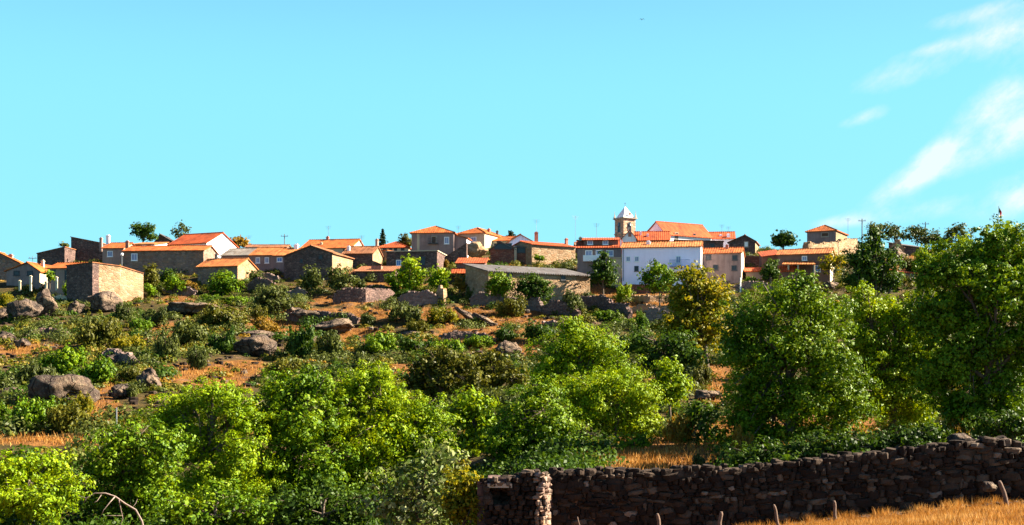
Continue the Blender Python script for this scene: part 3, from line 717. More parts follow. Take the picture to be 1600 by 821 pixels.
# --- bell tower, a thing of its own behind the red roofs
def bell_tower():
    d = 246.0; k = d / F
    w1, w2 = 0, 0
    a = P(972, 395, d); yaw = math.radians(-58)
    r = empty('bell_tower', (a.x + .3, a.y, a.z), yaw)
    tag(r, 'square granite church tower with a white pyramid spire', 'bell tower', VILLAGE)
    # right face runs along local +y, left (shaded) face along local -x ; corner nearest the valley at the origin
    S = 2.85
    top = (395 - 342) * k
    def sq(m, e, z0, z1, e2=None):
        e2 = e if e2 is None else e2
        m.add([(-S - e, -e, z0), (e, -e, z0), (e, S + e, z0), (-S - e, S + e, z0), (-S - e2, -e2, z1), (e2, -e2, z1), (e2, S + e2, z1), (-S - e2, S + e2, z1)],
              [(3, 2, 1, 0), (4, 5, 6, 7), (0, 1, 5, 4), (1, 2, 6, 5), (2, 3, 7, 6), (3, 0, 4, 7)])
    m = MB(); sq(m, 0, -3, top); m.build('shaft', M['tower_stone'], r)
    m = MB(); sq(m, .12, top - 2.9, top - 2.7); m.build('string_course', M['tower_stone'], r)
    m = MB(); sq(m, .12, top + .002, top + .14); sq(m, .3, top + .142, top + .32); m.build('cornice', M['granite'], r)
    m = MB(); zt = top + .324; hp = (340 - 321) * k
    cc = (-S / 2, S / 2, zt + hp)
    base = [(-S + .1, .1, zt), (-.1, .1, zt), (-.1, S - .1, zt), (-S + .1, S - .1, zt)]
    m.add(base + [cc], [(0, 1, 4), (1, 2, 4), (2, 3, 4), (3, 0, 4), (3, 2, 1, 0)]); sp = m.build('spire', M['white'], r)
    m = MB(); m.box(-.18, -.02, S * .45, S * .62, zt + .5, zt + .9); m.build('spire_hatch', M['wood'], sp)
    m = MB(); m.tube([(cc[0], cc[1], cc[2] - .1), (cc[0], cc[1], cc[2] + .75)], .03, 5); m.tube([(cc[0] - .22, cc[1], cc[2] + .5), (cc[0] + .22, cc[1], cc[2] + .5)], .025, 5); m.build('cross', M['darkgrey'], sp)
    for x, y in ((-S - .05, .0), (.0, S + .05), (.05, -.05), (-S, S)):
        if (x, y) == (.05, -.05): continue
        m = MB(); m.box(x - .16, x + .16, y - .16, y + .16, zt, zt + .25); m.box(x - .12, x + .12, y - .12, y + .12, zt + .252, zt + .95, taper=.8); m.tube([(x, y, zt + .9), (x, y, zt + 1.35)], .04, 5)
        m.build('pinnacle', M['granite'], r)
    # belfry openings: arched near-black panels for the shade inside, one per visible face
    for face in (0, 1):
        m = MB(); pts = []
        w, z0, z1 = .42, top - 2.3, top - .95
        if face == 0: z0 = top - 2.5; 
        prof = [(-w, z0), (w, z0), (w, z1)] + [(w * math.cos(q), z1 + w * math.sin(q)) for q in np.linspace(0.2, math.pi - .2, 8)] + [(-w, z1)]
        for depth, nm in ((.02, 0),):
            if face == 0: A = [(-S / 2 + x, -.03, z) for x, z in prof]; Bk = [(-S / 2 + x, .2, z) for x, z in prof]
            else: A = [(.03, S / 2 + x, z) for x, z in prof]; Bk = [(-.2, S / 2 + x, z) for x, z in prof]
            n = len(prof); m.add(A + Bk, [tuple(range(n)), tuple(range(2 * n - 1, n - 1, -1))] + [(i, n + i, n + (i + 1) % n, (i + 1) % n) for i in range(n)])
        op = m.build('belfry_opening', M['glass'], r)
        m = MB()
        for i in range(n - 1):
            if i == 0: continue
            m.tube([A[i], A[i + 1]], .06, 5)
        m.tube([A[-1], A[0]], .06, 5); m.build('arch_surround', M['granite'], op)
        m = MB(); q = Vector((-S / 2, -.1, 0)) if face == 0 else Vector((.1, S / 2, 0))
        prev = [(.0, z1 + .25), (.14, z1 + .15), (.18, z1 - .15), (.26, z1 - .3)]
        rings = [(q.x + rr * math.cos(2 * math.pi * i / 10), q.y + rr * math.sin(2 * math.pi * i / 10), z) for rr, z in prev for i in range(10)]
        m.add(rings, [(a * 10 + i, a * 10 + (i + 1) % 10, a * 10 + 10 + (i + 1) % 10, a * 10 + 10 + i) for a in range(3) for i in range(10)])
        m.build('bell', M['metal'], op)
bell_tower()

# ------------------------------------------------------------------ poles and small street things
def pole(name, label, cat, px, yt, yb, d, r=.07, mat='pole', group=None, arms=0):
    a = P(px, yt, d); g = G(px, d); z0 = min(g.z, P(px, yb, d).z) - .3
    o = empty(name, (a.x, a.y, z0)); tag(o, label, cat, group)
    m = MB(); m.tube([(0, 0, 0), (0, 0, a.z - z0)], [r, r * .75], 8); m.build('pole', M[mat], o)
    if arms:
        m = MB()
        for i in range(arms): m.box(-.7, .7, -.05, .05, a.z - z0 - .45 - .5 * i, a.z - z0 - .36 - .5 * i)
        for i in range(3): m.tube([(-.55 + .55 * i, 0, a.z - z0 - .359), (-.55 + .55 * i, 0, a.z - z0 - .15)], .04, 5)
        m.build('crossarm', M[mat], o)
    return o, a.z - z0
UG = 'utility poles on the village skyline'
pole('utility_pole', 'dark utility pole above the roofs of the amber houses', 'utility pole', 444.5, 366, 395, 240, .1, 'pole', UG, 1)
pole('utility_pole', 'dark utility pole beside the walled hilltop house', 'utility pole', 1347, 342, 385, 236, .12, 'pole', UG, 1)
pole('utility_pole', 'dark utility pole among the bluish ridge trees', 'utility pole', 1446, 347, 390, 248, .12, 'pole', UG, 1)
pole('utility_pole', 'thin pole by the low western house', 'utility pole', 51, 400, 415, 214, .06, 'metal', UG, 1)
o, z = pole('street_lamp', 'street lamp with a round white globe before the long dark house', 'street lamp', 190.5, 399, 425, 206, .06, 'metal')
m = MB(); n = 10
rings = [(.26 * math.sin(t) * math.cos(2 * math.pi * i / n), .26 * math.sin(t) * math.sin(2 * math.pi * i / n), z + .1 - .26 * math.cos(t)) for t in np.linspace(.15, math.pi - .1, 7) for i in range(n)]
m.add(rings, [(a * n + i, a * n + (i + 1) % n, a * n + n + (i + 1) % n, a * n + n + i) for a in range(6) for i in range(n)]); m.build('lamp_globe', M['whitepaint'], o, True)
o, z = pole('flagpole', 'thin flagpole flying a small limp flag over the green crown', 'flagpole', 1560.5, 322, 380, 205, .05, 'metal')
m = MB(); vs = []
for i in range(7):
    for j in range(5): vs.append((.03 + .08 * i * (1 - .08 * j), .06 * math.sin(i * 1.1 + j * .4), z - .1 - j * .2 - i * .17))
m.add(vs, [(i * 5 + j, i * 5 + j + 1, i * 5 + j + 6, i * 5 + j + 5) for i in range(6) for j in range(4)])
fl = m.build('flag', M['flagred'], o); fl.data.materials.append(M['flaggreen'])
for i, p in enumerate(fl.data.polygons): p.material_index = 1 if i < 8 else 0
sol = fl.modifiers.new('thickness', 'SOLIDIFY'); sol.thickness = .02
pole('marker_post', 'slim white post standing in the scrub below the domed boulder', 'post', 182, 637, 668, 79, .055, 'metal')
pole('white_post', 'short white post on the wall by the grey beige house', 'post', 1157, 434, 446, 196, .12, 'whitepaint')
for lab, px, yt, yb in (('white gate pillar at the western rock edge', 31, 436, 449), ('taller white pillar under the beige gable', 48, 428, 449), ('white terrace pillar left of the young tree', 72, 437, 452), ('white terrace pillar right of the young tree', 88.5, 430, 448), ('white pillar by the annex doorway', 106, 427, 444)):
    o = empty('garden_pillar', tuple(P(px, yb + 6, 186))); tag(o, lab, 'pillar', 'white pillars along the western terrace')
    hh = (yb + 6 - yt) / F * 186; hh *= .9; m = MB(); m.box(-.13, .13, -.13, .13, 0, hh - .22); m.build('shaft', M['cream'], o)
    m = MB(); m.box(-.18, .18, -.18, .18, hh - .218, hh - .1); m.box(-.14, .14, -.14, .14, hh - .098, hh, taper=.7); m.build('cap', M['cream'], o)
# bird high over the village
b = P(1003, 31, 90); o = empty('bird', tuple(b)); o.scale = (.6, .6, .6); tag(o, 'small dark bird gliding high in the empty sky', 'bird')
m = MB(); m.tube([(0, -.2, 0), (0, -.12, .02), (0, 0, .02), (0, .14, 0), (0, .26, -.01)], [.01, .04, .05, .03, .01], 6)
for sgn in (-1, 1):
    m.add([(0, -.08, .03), (0, .08, .03), (sgn * .17, -.1, .1), (sgn * .17, .06, .1), (sgn * .38, .06, -.03)], [(0, 2, 3, 1), (2, 4, 3)])
bd = m.build('body', M['darkgrey'], o)
# ------------------------------------------------------------------ foliage
def unit(v):
    return v / np.maximum(np.linalg.norm(v, axis=-1, keepdims=True), 1e-9)

def leaf_quads(c, nrm, size, aspect=0.55):
    n = len(c)
    t = unit(np.cross(nrm, RNG.normal(size=(n, 3))))
    b = np.cross(nrm, t)
    s = size[:, None] * 0.5
    V = np.empty((n, 4, 3))
    V[:, 0] = c + t * s; V[:, 1] = c + b * s * aspect + nrm * s * .25; V[:, 2] = c - t * s; V[:, 3] = c - b * s * aspect + nrm * s * .25
    return V

def crown_leaves(lobes, leaf, cov=3.0, clump=0.9, cap=30000, droop=0.0, flat=0.7):
    """lobes: (centre, radii). Leaves gather in sprays on the outside of each lobe, thinner inside, so gaps stay between sprays."""
    out = []
    areas = [math.pi * (r[0] + r[1]) / 2 * r[2] for c, r in lobes]
    la = leaf * leaf * 0.28
    tot = cov * sum(areas) / la
    sc = min(1.0, cap / tot)
    lf = leaf / math.sqrt(sc) if sc < 1 else leaf
    for (c, r), A in zip(lobes, areas):
        c = np.array(c); r = np.array(r)
        n = max(30, int(cov * A / la * sc))
        rm = r.mean()
        cr = min(clump * .72, rm * .42)
        nc = max(9, int(6.0 * (rm / cr) ** 2))
        d = unit(RNG.normal(size=(nc, 3)) + np.array([0, 0, .12]))
        rad = np.where(RNG.uniform(size=nc) < .22, RNG.uniform(1.0, 1.24, nc), RNG.uniform(.3, 1.02, nc) ** .75)
        cc = c + d * r * rad[:, None]
        k = RNG.integers(0, nc, n)
        csz = cr * RNG.uniform(.45, 1.3, nc) * np.where(rad > 1.02, .75, 1)
        off = unit(RNG.normal(size=(n, 3))) * RNG.uniform(.25, 1.05, (n, 1)) ** .6 * .85 * csz[k][:, None] * np.array([1, 1, flat])
        p = cc[k] + off
        p[:, 2] -= droop * np.linalg.norm(off[:, :2], axis=1)
        nr = unit(unit(off) * .7 + d[k] * .7 + np.array([0, 0, .2]) + RNG.normal(size=(n, 3)) * .4)
        out.append(leaf_quads(p, nr, lf * RNG.uniform(.55, 1.4, n)))
        # close-set foliage in the heart of the lobe, which keeps the light out
        m = max(20, int((1.35 if cov > 1.6 else .1) * A / (lf * lf * .85)))
        q = c + unit(RNG.normal(size=(m, 3))) * r * (RNG.uniform(0, 1, (m, 1)) ** .45) * .66
        out.append(leaf_quads(q, unit(RNG.normal(size=(m, 3))), lf * RNG.uniform(1.1, 1.9, m), .7))
    return np.concatenate(out)

def px_lobes(lobes, d, base, depthk=.9):
    """survey ellipses (column, row, half width, half height[, distance offset]) -> local lobes"""
    res = []
    for q in lobes:
        px, py, rx, ry = q[:4]
        dd = d + (q[4] if len(q) > 4 else 0)
        c = P(px, py, dd) - base
        a, b = rx / F * dd, ry / F * dd
        res.append(((c.x, c.y, c.z), (a, (a + b) / 2 * depthk, b)))
    return res

def trunk_mesh(lobes, top, r0, limbs=True, kink=.25):
    m = MB()
    rnd = random.Random(int(r0 * 1e4) + len(lobes))
    top = Vector(top)
    pts = [Vector((0, 0, -.6))]; n = 5
    for i in range(1, n + 1):
        f = i / n
        pts.append(Vector((top.x * f + rnd.uniform(-kink, kink) * f * .6, top.y * f + rnd.uniform(-kink, kink) * f * .6, top.z * f)))
    m.tube(pts, [r0 * 1.25] + [r0 * (1 - .62 * i / n) for i in range(1, n + 1)], 8)
    if limbs:
        for c, r in lobes:
            c = Vector(c); st = pts[rnd.choice((2, 3, 4))]
            mid = st.lerp(c, .5) + Vector((rnd.uniform(-.3, .3), rnd.uniform(-.3, .3), .25 * r[2]))
            m.tube([st, mid, c], [r0 * .45, r0 * .3, r0 * .12], 6)
            for _ in range(4):
                e = c + Vector((rnd.uniform(-1, 1) * r[0] * .8, rnd.uniform(-1, 1) * r[1] * .8, rnd.uniform(-.2, .9) * r[2]))
                m.tube([mid, mid.lerp(e, .55) + Vector((0, 0, .1 * r[2])), e], [r0 * .22, r0 * .13, r0 * .05], 5)
    return m

def tree(name, label, cat, px, d, lobes, mat, leaf=.22, cov=3.0, tr=.18, group=None, clump=.9, cap=105000, top=.62, bark='bark', back=True, limbs=True, flat=.7, leanpx=0):
    base = G(px, d)
    o = empty(name, tuple(base)); tag(o, label, cat, group)
    L = px_lobes(lobes, d, base)
    zt = max(c[2] + r[2] for c, r in L)
    cx = sum(c[0] * r[0] for c, r in L) / sum(r[0] for c, r in L)
    if back and len(L) > 1:      # the far half of the crown
        for c, r in list(L):
            if r[0] > .5: L.append(((c[0] * .8 + cx * .2, c[1] + r[1] * .9, c[2] - r[2] * .08), (r[0] * .8, r[1] * .8, r[2] * .85)))
    V = crown_leaves(L, leaf, cov / (1.5 if back and len(L) > 2 else 1), clump, cap, flat=flat)
    link('crown', quads_mesh('crown', V, M[mat]), o)
    trunk_mesh(L[:12] if limbs else [], (cx * .7 + leanpx, 0.2, zt * top), tr, limbs).build('trunk', M[bark], o, True)
    return o

ROW = 'big trees at the foot of the hill'
# --- foot of the slope, nearest first
tree('ash_tree', 'bright yellow green sapling clump in the bottom corner beside the dead branch', 'tree', 40, 49,
     [(20, 735, 42, 34), (75, 728, 38, 30, 1), (15, 780, 45, 35, -1), (60, 790, 50, 35, -1), (105, 765, 34, 32), (-25, 760, 40, 45), (50, 760, 40, 40, 1)], 'ash', .13, 3.0, .12, ROW, .6)
tree('leaf_mass', 'dark leafed young tree between the corner sapling and the tall ash', 'tree', 175, 52,
     [(190, 690, 48, 38), (160, 730, 48, 40), (215, 740, 55, 48), (175, 790, 60, 40), (240, 780, 55, 45), (255, 700, 40, 45)], 'green', .15, 2.7, .14, ROW, .7)
tree('ash_tree', 'tall bright ash at the slope foot with a three lobed top', 'tree', 315, 58,
     [(330, 622, 46, 32), (285, 632, 34, 28, 1), (378, 650, 38, 44), (255, 655, 36, 30), (300, 690, 58, 48), (370, 715, 55, 55, -1), (320, 765, 75, 55, -1), (400, 775, 40, 50)], 'ash', .115, 3.0, .2, ROW, .75)
tree('alder_tree', 'large deep green tree overlapping the widest bright ash', 'tree', 450, 60,
     [(440, 615, 48, 38), (485, 605, 42, 34), (420, 665, 38, 48), (470, 670, 60, 52, -1), (430, 735, 48, 55, -1), (500, 745, 65, 60, -1), (520, 660, 40, 55, 1)], 'green', .16, 2.7, .22, ROW, .7)
tree('ash_tree', 'widest bright ash with a broad glowing crown at the slope foot', 'tree', 600, 62,
     [(560, 605, 48, 33), (610, 625, 48, 36), (530, 640, 45, 40), (665, 655, 45, 38), (600, 680, 75, 55, -1), (690, 695, 36, 40), (560, 730, 62, 60, -1), (650, 725, 62, 50), (590, 590, 30, 22)], 'ash', .115, 3.0, .24, ROW, .75)
tree('leaf_mass', 'added leaf heap standing for the shaded lower crown of the tall ash', 'bush', 330, 48,  # foliage added for the shaded lower crowns of the trees behind
     [(290, 800, 50, 34), (345, 785, 48, 36, 1), (390, 805, 50, 34), (330, 825, 70, 30)], 'green', .15, 2.6, .1, ROW, .6)
tree('leaf_mass', 'added dark leaf heap standing for shaded crowns left of the pale bush', 'bush', 500, 48.5,  # dark leaves added here for the shade of those same crowns
     [(455, 800, 48, 36), (510, 785, 50, 40, 1), (560, 800, 48, 36), (500, 828, 80, 28)], 'dark', .16, 2.6, .1, ROW, .6)
tree('pale_bush', 'pale silver leafed bush below the widest ash', 'bush', 650, 46,
     [(690, 715, 40, 34), (640, 760, 55, 42), (700, 775, 48, 45), (610, 795, 50, 35), (665, 815, 70, 35)], 'silver', .2, 2.3, .07, ROW, .5, top=.5)
tree('broom_bush', 'golden green broom bush against the ruined stone hut', 'bush', 722, 42.6,
     [(722, 755, 30, 34), (712, 795, 32, 32), (740, 785, 24, 34), (748, 810, 18, 24)], 'yellow', .13, 3.0, .05, ROW, .4, top=.4)
tree('ash_tree', 'small bright round topped ash right of the widest ash', 'tree', 742, 70,
     [(735, 635, 40, 28), (760, 660, 28, 28), (715, 650, 28, 25), (745, 690, 40, 40)], 'ash', .22, 3.0, .12, ROW, .7)
tree('ash_tree', 'bright ash filling the middle with one slender dark trunk', 'tree', 964, 66,
     [(960, 600, 55, 30), (1000, 625, 38, 32), (930, 640, 50, 42), (985, 665, 48, 34), (900, 615, 40, 36, 1), (1015, 662, 22, 22)], 'ash', .115, 3.0, .13, ROW, .7, top=.75)
tree('ash_tree', 'taller bright ash behind with a peaked crown below the long low house', 'tree', 900, 74,
     [(900, 530, 42, 30), (935, 548, 45, 34), (870, 560, 42, 36), (915, 590, 62, 40), (850, 585, 34, 28), (968, 580, 34, 34), (890, 508, 20, 14)], 'ash', .13, 2.9, .2, ROW, .8)
tree('ash_tree', 'dense ash left of the slender trunk with a shadowed skirt', 'tree', 850, 63,
     [(840, 620, 46, 34), (800, 660, 42, 40), (860, 670, 55, 45), (815, 700, 50, 38), (890, 700, 48, 36), (780, 690, 34, 40), (940, 705, 40, 26)], 'green', .135, 2.8, .18, ROW, .75)
tree('ash_tree', 'small bright conical ash standing alone in dry grass', 'tree', 1047, 82,
     [(1045, 578, 22, 26), (1030, 605, 22, 22), (1062, 605, 24, 24), (1046, 618, 36, 18)], 'ash', .21, 2.8, .09, ROW, .6, top=.6)
tree('shade_foliage', 'added dark foliage standing for the shade over the wall under the huge ash', 'thicket', 1215, 47.0,  # three dark leaf heaps added for the shadowed darkness behind the wall
     [(1160, 716, 34, 22), (1200, 710, 38, 26), (1245, 708, 36, 26), (1290, 700, 34, 26), (1230, 722, 26, 18, -1.2), (1180, 730, 20, 14, -1.2)], 'dark', .13, 2.8, .06, None, .55, top=.4)
tree('shade_foliage', 'added dark foliage standing for the shade behind the wall under the lighter ash', 'thicket', 1365, 47.0,
     [(1325, 698, 34, 26), (1375, 692, 30, 22), (1420, 688, 34, 24), (1455, 682, 30, 24), (1345, 716, 26, 16, -1.2), (1440, 706, 24, 18, -1.2)], 'dark', .13, 2.8, .06, None, .55, top=.4)
tree('shade_foliage', 'added dark foliage standing for the shade behind the wall beside the round boulder', 'thicket', 1580, 47.0,
     [(1545, 665, 34, 24), (1590, 662, 38, 26), (1630, 665, 34, 26)], 'dark', .13, 2.8, .06, None, .55, top=.4)
tree('young_ash', 'young green shoot behind the field wall near the slender trunk', 'tree', 990, 60,
     [(985, 700, 20, 20), (1003, 690, 17, 18), (972, 695, 12, 18)], 'green', .17, 2.4, .04, None, .4)
tree('holm_oak', 'small dark glossy tree above the golden broom by the field wall', 'tree', 1102, 62,
     [(1085, 645, 24, 18), (1112, 650, 26, 22), (1098, 672, 28, 20), (1085, 690, 16, 14), (1122, 680, 16, 18)], 'dark', .2, 1.9, .09, None, .5)
tree('ash_tree', 'huge spreading ash with a deeply shaded left side', 'tree', 1235, 60,
     [(1235, 468, 62, 36), (1175, 500, 48, 38), (1290, 495, 50, 44), (1150, 545, 40, 48), (1225, 545, 70, 52, -1), (1300, 570, 60, 55, -1), (1180, 610, 58, 52), (1260, 630, 75, 48, -1), (1165, 660, 45, 40), (1330, 630, 52, 55), (1255, 440, 28, 16), (1205, 680, 60, 32), (1290, 680, 60, 30), (1150, 700, 46, 28), (1235, 706, 56, 24), (1325, 700, 50, 26)],
     'green', .135, 3.0, .32, ROW, .85, 150000)
tree('ash_tree', 'lighter ash leaning out between the huge ash and the right edge tree', 'tree', 1395, 66,
     [(1345, 485, 38, 34), (1395, 490, 40, 34), (1430, 510, 40, 44), (1370, 545, 50, 50), (1425, 580, 48, 48), (1385, 620, 55, 45), (1345, 455, 16, 18), (1440, 640, 40, 40), (1450, 550, 36, 44), (1360, 600, 40, 40), (1340, 530, 30, 30), (1455, 470, 26, 30), (1405, 680, 46, 28), (1460, 690, 36, 24)], 'ash', .13, 2.9, .22, ROW, .8)
tree('ash_tree', 'tallest ash against the sky at the right edge of the field', 'tree', 1545, 54,
     [(1580, 375, 38, 34), (1530, 400, 44, 36), (1480, 425, 38, 38), (1610, 420, 50, 50), (1560, 450, 62, 48, -1), (1480, 490, 46, 48), (1540, 530, 65, 52), (1620, 530, 50, 60, -1), (1490, 570, 52, 50), (1575, 600, 62, 48), (1500, 632, 50, 36), (1600, 655, 50, 42), (1440, 445, 16, 22), (1660, 470, 50, 70), (1470, 385, 16, 14), (1548, 375, 18, 15), (1452, 425, 26, 24), (1450, 500, 32, 40), (1455, 590, 34, 44), (1530, 470, 50, 50, 2), (1600, 590, 60, 50, 2), (1540, 650, 40, 30)],
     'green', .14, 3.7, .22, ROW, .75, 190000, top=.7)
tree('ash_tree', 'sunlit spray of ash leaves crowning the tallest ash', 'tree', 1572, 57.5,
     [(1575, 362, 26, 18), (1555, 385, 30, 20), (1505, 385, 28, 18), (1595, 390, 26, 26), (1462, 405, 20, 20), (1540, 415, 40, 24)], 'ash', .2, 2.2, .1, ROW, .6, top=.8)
tree('holm_oak', 'dark olive toned tree rising beside the cream porch house wall', 'tree', 1362, 112,
     [(1365, 385, 24, 24), (1345, 408, 26, 24), (1385, 410, 24, 26), (1360, 432, 36, 24), (1395, 440, 20, 20), (1330, 440, 16, 16), (1368, 365, 12, 9)], 'dark', .26, 3.4, .2, None, .9, top=.7)
tree('fig_tree', 'small sunlit tree pressed to the cream porch house wall', 'tree', 1303, 199,
     [(1303, 405, 16, 13), (1292, 415, 14, 14), (1315, 408, 12, 14)], 'yellow', .42, 1.5, .12, None, 1.0, top=.7)
tree('walnut_tree', 'yellowing tree towering before the big white house', 'tree', 1106, 118,
     [(1082, 430, 26, 20), (1105, 450, 34, 26), (1070, 460, 34, 30), (1125, 470, 22, 26), (1095, 490, 46, 32), (1060, 505, 36, 32), (1115, 515, 34, 30), (1080, 535, 42, 26), (1045, 530, 20, 20)], 'yellow', .3, 2.7, .26, None, 1.1, 20000, top=.6)
tree('walnut_tree', 'darker lower companion under the yellowing tree', 'tree', 1050, 112,
     [(1055, 540, 36, 26), (1020, 560, 26, 24), (1085, 560, 34, 26), (1000, 535, 20, 24)], 'dark', .3, 2.5, .2, None, 1.0, 14000)
tree('holm_oak', 'broad olive brown oak in the centre of the slope', 'tree', 688, 92,
     [(690, 558, 32, 18), (660, 575, 30, 22), (720, 570, 32, 22), (645, 598, 24, 20), (690, 595, 46, 24), (735, 595, 26, 22), (670, 612, 34, 14)], 'oak', .24, 3.0, .25, None, .8)
tree('holm_oak', 'second olive oak with yellow tips beside the broad oak', 'tree', 768, 98,
     [(765, 560, 30, 18), (745, 575, 20, 18), (790, 580, 30, 22), (765, 595, 40, 22), (812, 600, 22, 18)], 'oak', .25, 2.8, .2, None, .8)

# --- trees among the houses
VT = 'trees among the village houses'
def vtree(name, label, px, pyb, lobes, mat, leaf=.32, cov=3.4, tr=.16, d=None, clump=1.1, **k):
    return tree(name, label, 'tree', px, d or gd(px, pyb), lobes, mat, leaf, max(cov, 1.0) * (1.3 if cov > 2 else 1), tr, VT, clump * .85, 14000, **k)
vtree('stone_pine', 'double crowned pine on the skyline left of the white house', 221, 384, [(215, 356, 12, 9), (232, 357, 12, 10), (222, 366, 16, 8), (238, 370, 10, 6)], 'dark', .4, 3.0, d=250)
vtree('poplar_tree', 'thin airy blue green tree behind the white house roof', 283, 385, [(283, 354, 9, 9), (272, 362, 8, 8), (292, 360, 8, 7), (282, 368, 13, 7)], 'olive', .36, 1.0, .1, d=256, clump=.8)
vtree('acacia_tree', 'dry brownish crown behind the grey roofed house', 373, 396, [(366, 380, 14, 8), (383, 380, 11, 7), (374, 374, 10, 5)], 'broom', .4, 2.2, d=250)
vtree('fig_tree', 'little tree growing over the western ruin wall', 98, 392, [(97, 382, 6, 4), (104, 384, 5, 4)], 'olive', .35, 2.0, .07, d=226)
vtree('fir_tree', 'dark pointed fir beside the bright red hipped roof', 598, 392, [(598, 383, 9, 5), (598, 377, 7, 4), (598, 371, 5, 4), (598, 365, 2.6, 4), (598, 361, 1.3, 3)], 'pine', .4, 3.2, .12, d=252, back=False, limbs=False, top=.95)
vtree('holm_oak', 'dark clipped oak at the corner of the two storey house', 632, 395, [(632, 374, 9, 9), (640, 381, 7, 7), (626, 380, 6, 6)], 'oak', .4, 3.0, d=249)
vtree('cypress_tree', 'dark squat tree between the wide hipped roof and lavender gable', 798, 390, [(798, 366, 5, 6), (801, 374, 8, 7), (794, 373, 6, 6)], 'pine', .4, 3.0, d=256)
vtree('fig_tree', 'round dark green fig against the small amber roofed house', 349, 461, [(350, 438, 20, 16), (335, 446, 14, 13), (364, 446, 14, 13), (348, 452, 24, 9)], 'green', .36, 3.0)
vtree('olive_tree', 'grey green olive below the narrow blue shuttered house', 424, 494, [(424, 458, 22, 16), (408, 470, 18, 16), (440, 472, 18, 16), (424, 480, 30, 14)], 'olive', .3, 2.6)
vtree('olive_tree', 'round olive tree at the left foot of the big stone gable', 487, 457, [(487, 427, 14, 12), (478, 438, 10, 10), (496, 438, 9, 10), (487, 444, 16, 8)], 'olive', .36, 2.5)
vtree('olive_tree', 'broader olive tree at the right foot of the big stone gable', 529, 460, [(525, 428, 16, 13), (540, 438, 15, 10), (520, 443, 14, 12), (533, 450, 22, 8)], 'olive', .36, 2.4)
vtree('almond_tree', 'tall pale green tree before the flat roofed building', 640, 460, [(641, 412, 15, 14), (630, 430, 18, 16), (652, 428, 14, 16), (640, 446, 26, 12)], 'ash', .36, 2.2)
vtree('almond_tree', 'lower pale green tree left of the red tiled shed', 685, 460, [(686, 428, 15, 13), (676, 440, 12, 12), (693, 443, 11, 10)], 'ash', .36, 2.2)
vtree('tamarisk_tree', 'fuzzy ochre shrub tree in front of the open red shed', 718, 462, [(716, 442, 11, 13), (724, 450, 8, 9)], 'broom', .36, 2.2, .08)
vtree('fig_tree', 'light green tree at the west end of the long low house', 779, 467, [(779, 436, 18, 13), (768, 446, 14, 12), (792, 447, 14, 12), (778, 455, 22, 9)], 'green', .3, 2.8, d=181)
vtree('fig_tree', 'dense dark round tree before the long low house', 833, 472, [(832, 440, 20, 13), (818, 450, 16, 14), (850, 450, 15, 14), (834, 458, 28, 12)], 'dark', .3, 3.2, d=180)
vtree('cedar_tree', 'feathery dark cedar beside the white balcony house', 943, 452, [(943, 400, 9, 9), (936, 413, 13, 11), (951, 416, 14, 11), (941, 429, 22, 12), (955, 436, 14, 10), (928, 436, 10, 8)], 'dark', .4, 2.4, d=192)
vtree('plum_tree', 'green standard tree on the terraces below the big white house', 1031, 488, [(1028, 420, 20, 14), (1012, 434, 15, 15), (1048, 434, 18, 16), (1030, 447, 28, 13)], 'green', .36, 2.3, .13, d=178, top=.55)
vtree('fig_tree', 'brown and green tree between the golden barn and dark long house', 235, 462, [(235, 425, 12, 14), (230, 442, 9, 12), (240, 440, 9, 12)], 'oak', .36, 2.4)
vtree('fig_tree', 'low bright fig in the gap east of the golden barn', 272, 462, [(271, 440, 14, 10), (262, 448, 11, 9), (283, 447, 10, 9)], 'green', .36, 2.6)
vtree('laurel_tree', 'bright little fig tree below the barn by its corner', 232, 470, [(231, 450, 10, 8), (236, 456, 9, 7)], 'green', .34, 2.4, .06)
vtree('box_tree', 'dark clipped round tree by the porch house', 1204, 447, [(1204, 418, 14, 12), (1196, 426, 9, 9), (1212, 426, 10, 9)], 'dark', .36, 3.2, d=200)
vtree('holm_oak', 'big round dark oak on the skyline near the purple hill', 1224, 395, [(1224, 370, 16, 11), (1213, 375, 11, 9), (1237, 375, 10, 9), (1225, 380, 20, 6)], 'dark', .42, 3.2, d=252)
vtree('laurel_tree', 'small vivid green garden tree by the short white post', 1172, 446, [(1172, 438, 9, 6), (1181, 441, 6, 5)], 'green', .34, 2.6, .06, d=199)
vtree('young_tree', 'small bright tree on the western terrace among white pillars', 76, 450, [(76, 428, 8, 7), (80, 434, 7, 5)], 'green', .32, 2.4, .06, d=187)
vtree('bay_tree', 'rounded shrub under the lavender gable wall', 841, 407, [(840, 402, 9, 5), (846, 404, 7, 4)], 'green', .34, 2.6, .05, d=219)
for lab, px, pyb, lobes, mat in (('dark bush tree against the long dark house wall', 262, 448, [(262, 430, 11, 10), (254, 438, 9, 8)], 'dark'),
        ('olive tree between the amber roofed house and big stone gable', 400, 452, [(398, 432, 12, 10), (408, 440, 10, 8)], 'olive'),
        ('small green tree at the left end of the sunken shed', 556, 458, [(556, 440, 11, 9), (564, 447, 9, 7)], 'olive'),
        ('dark green tree beneath the corner of the flat roofed building', 612, 456, [(610, 436, 10, 10), (618, 444, 9, 8)], 'green'),
        ('low dark tree in the gap under the brick red ruin', 756, 424, [(752, 416, 8, 5), (760, 418, 7, 4)], 'olive')):
    vtree('garden_tree', lab, px, pyb, lobes, mat, .3, 2.8, .08)
RT = 'hazy trees along the eastern ridge'
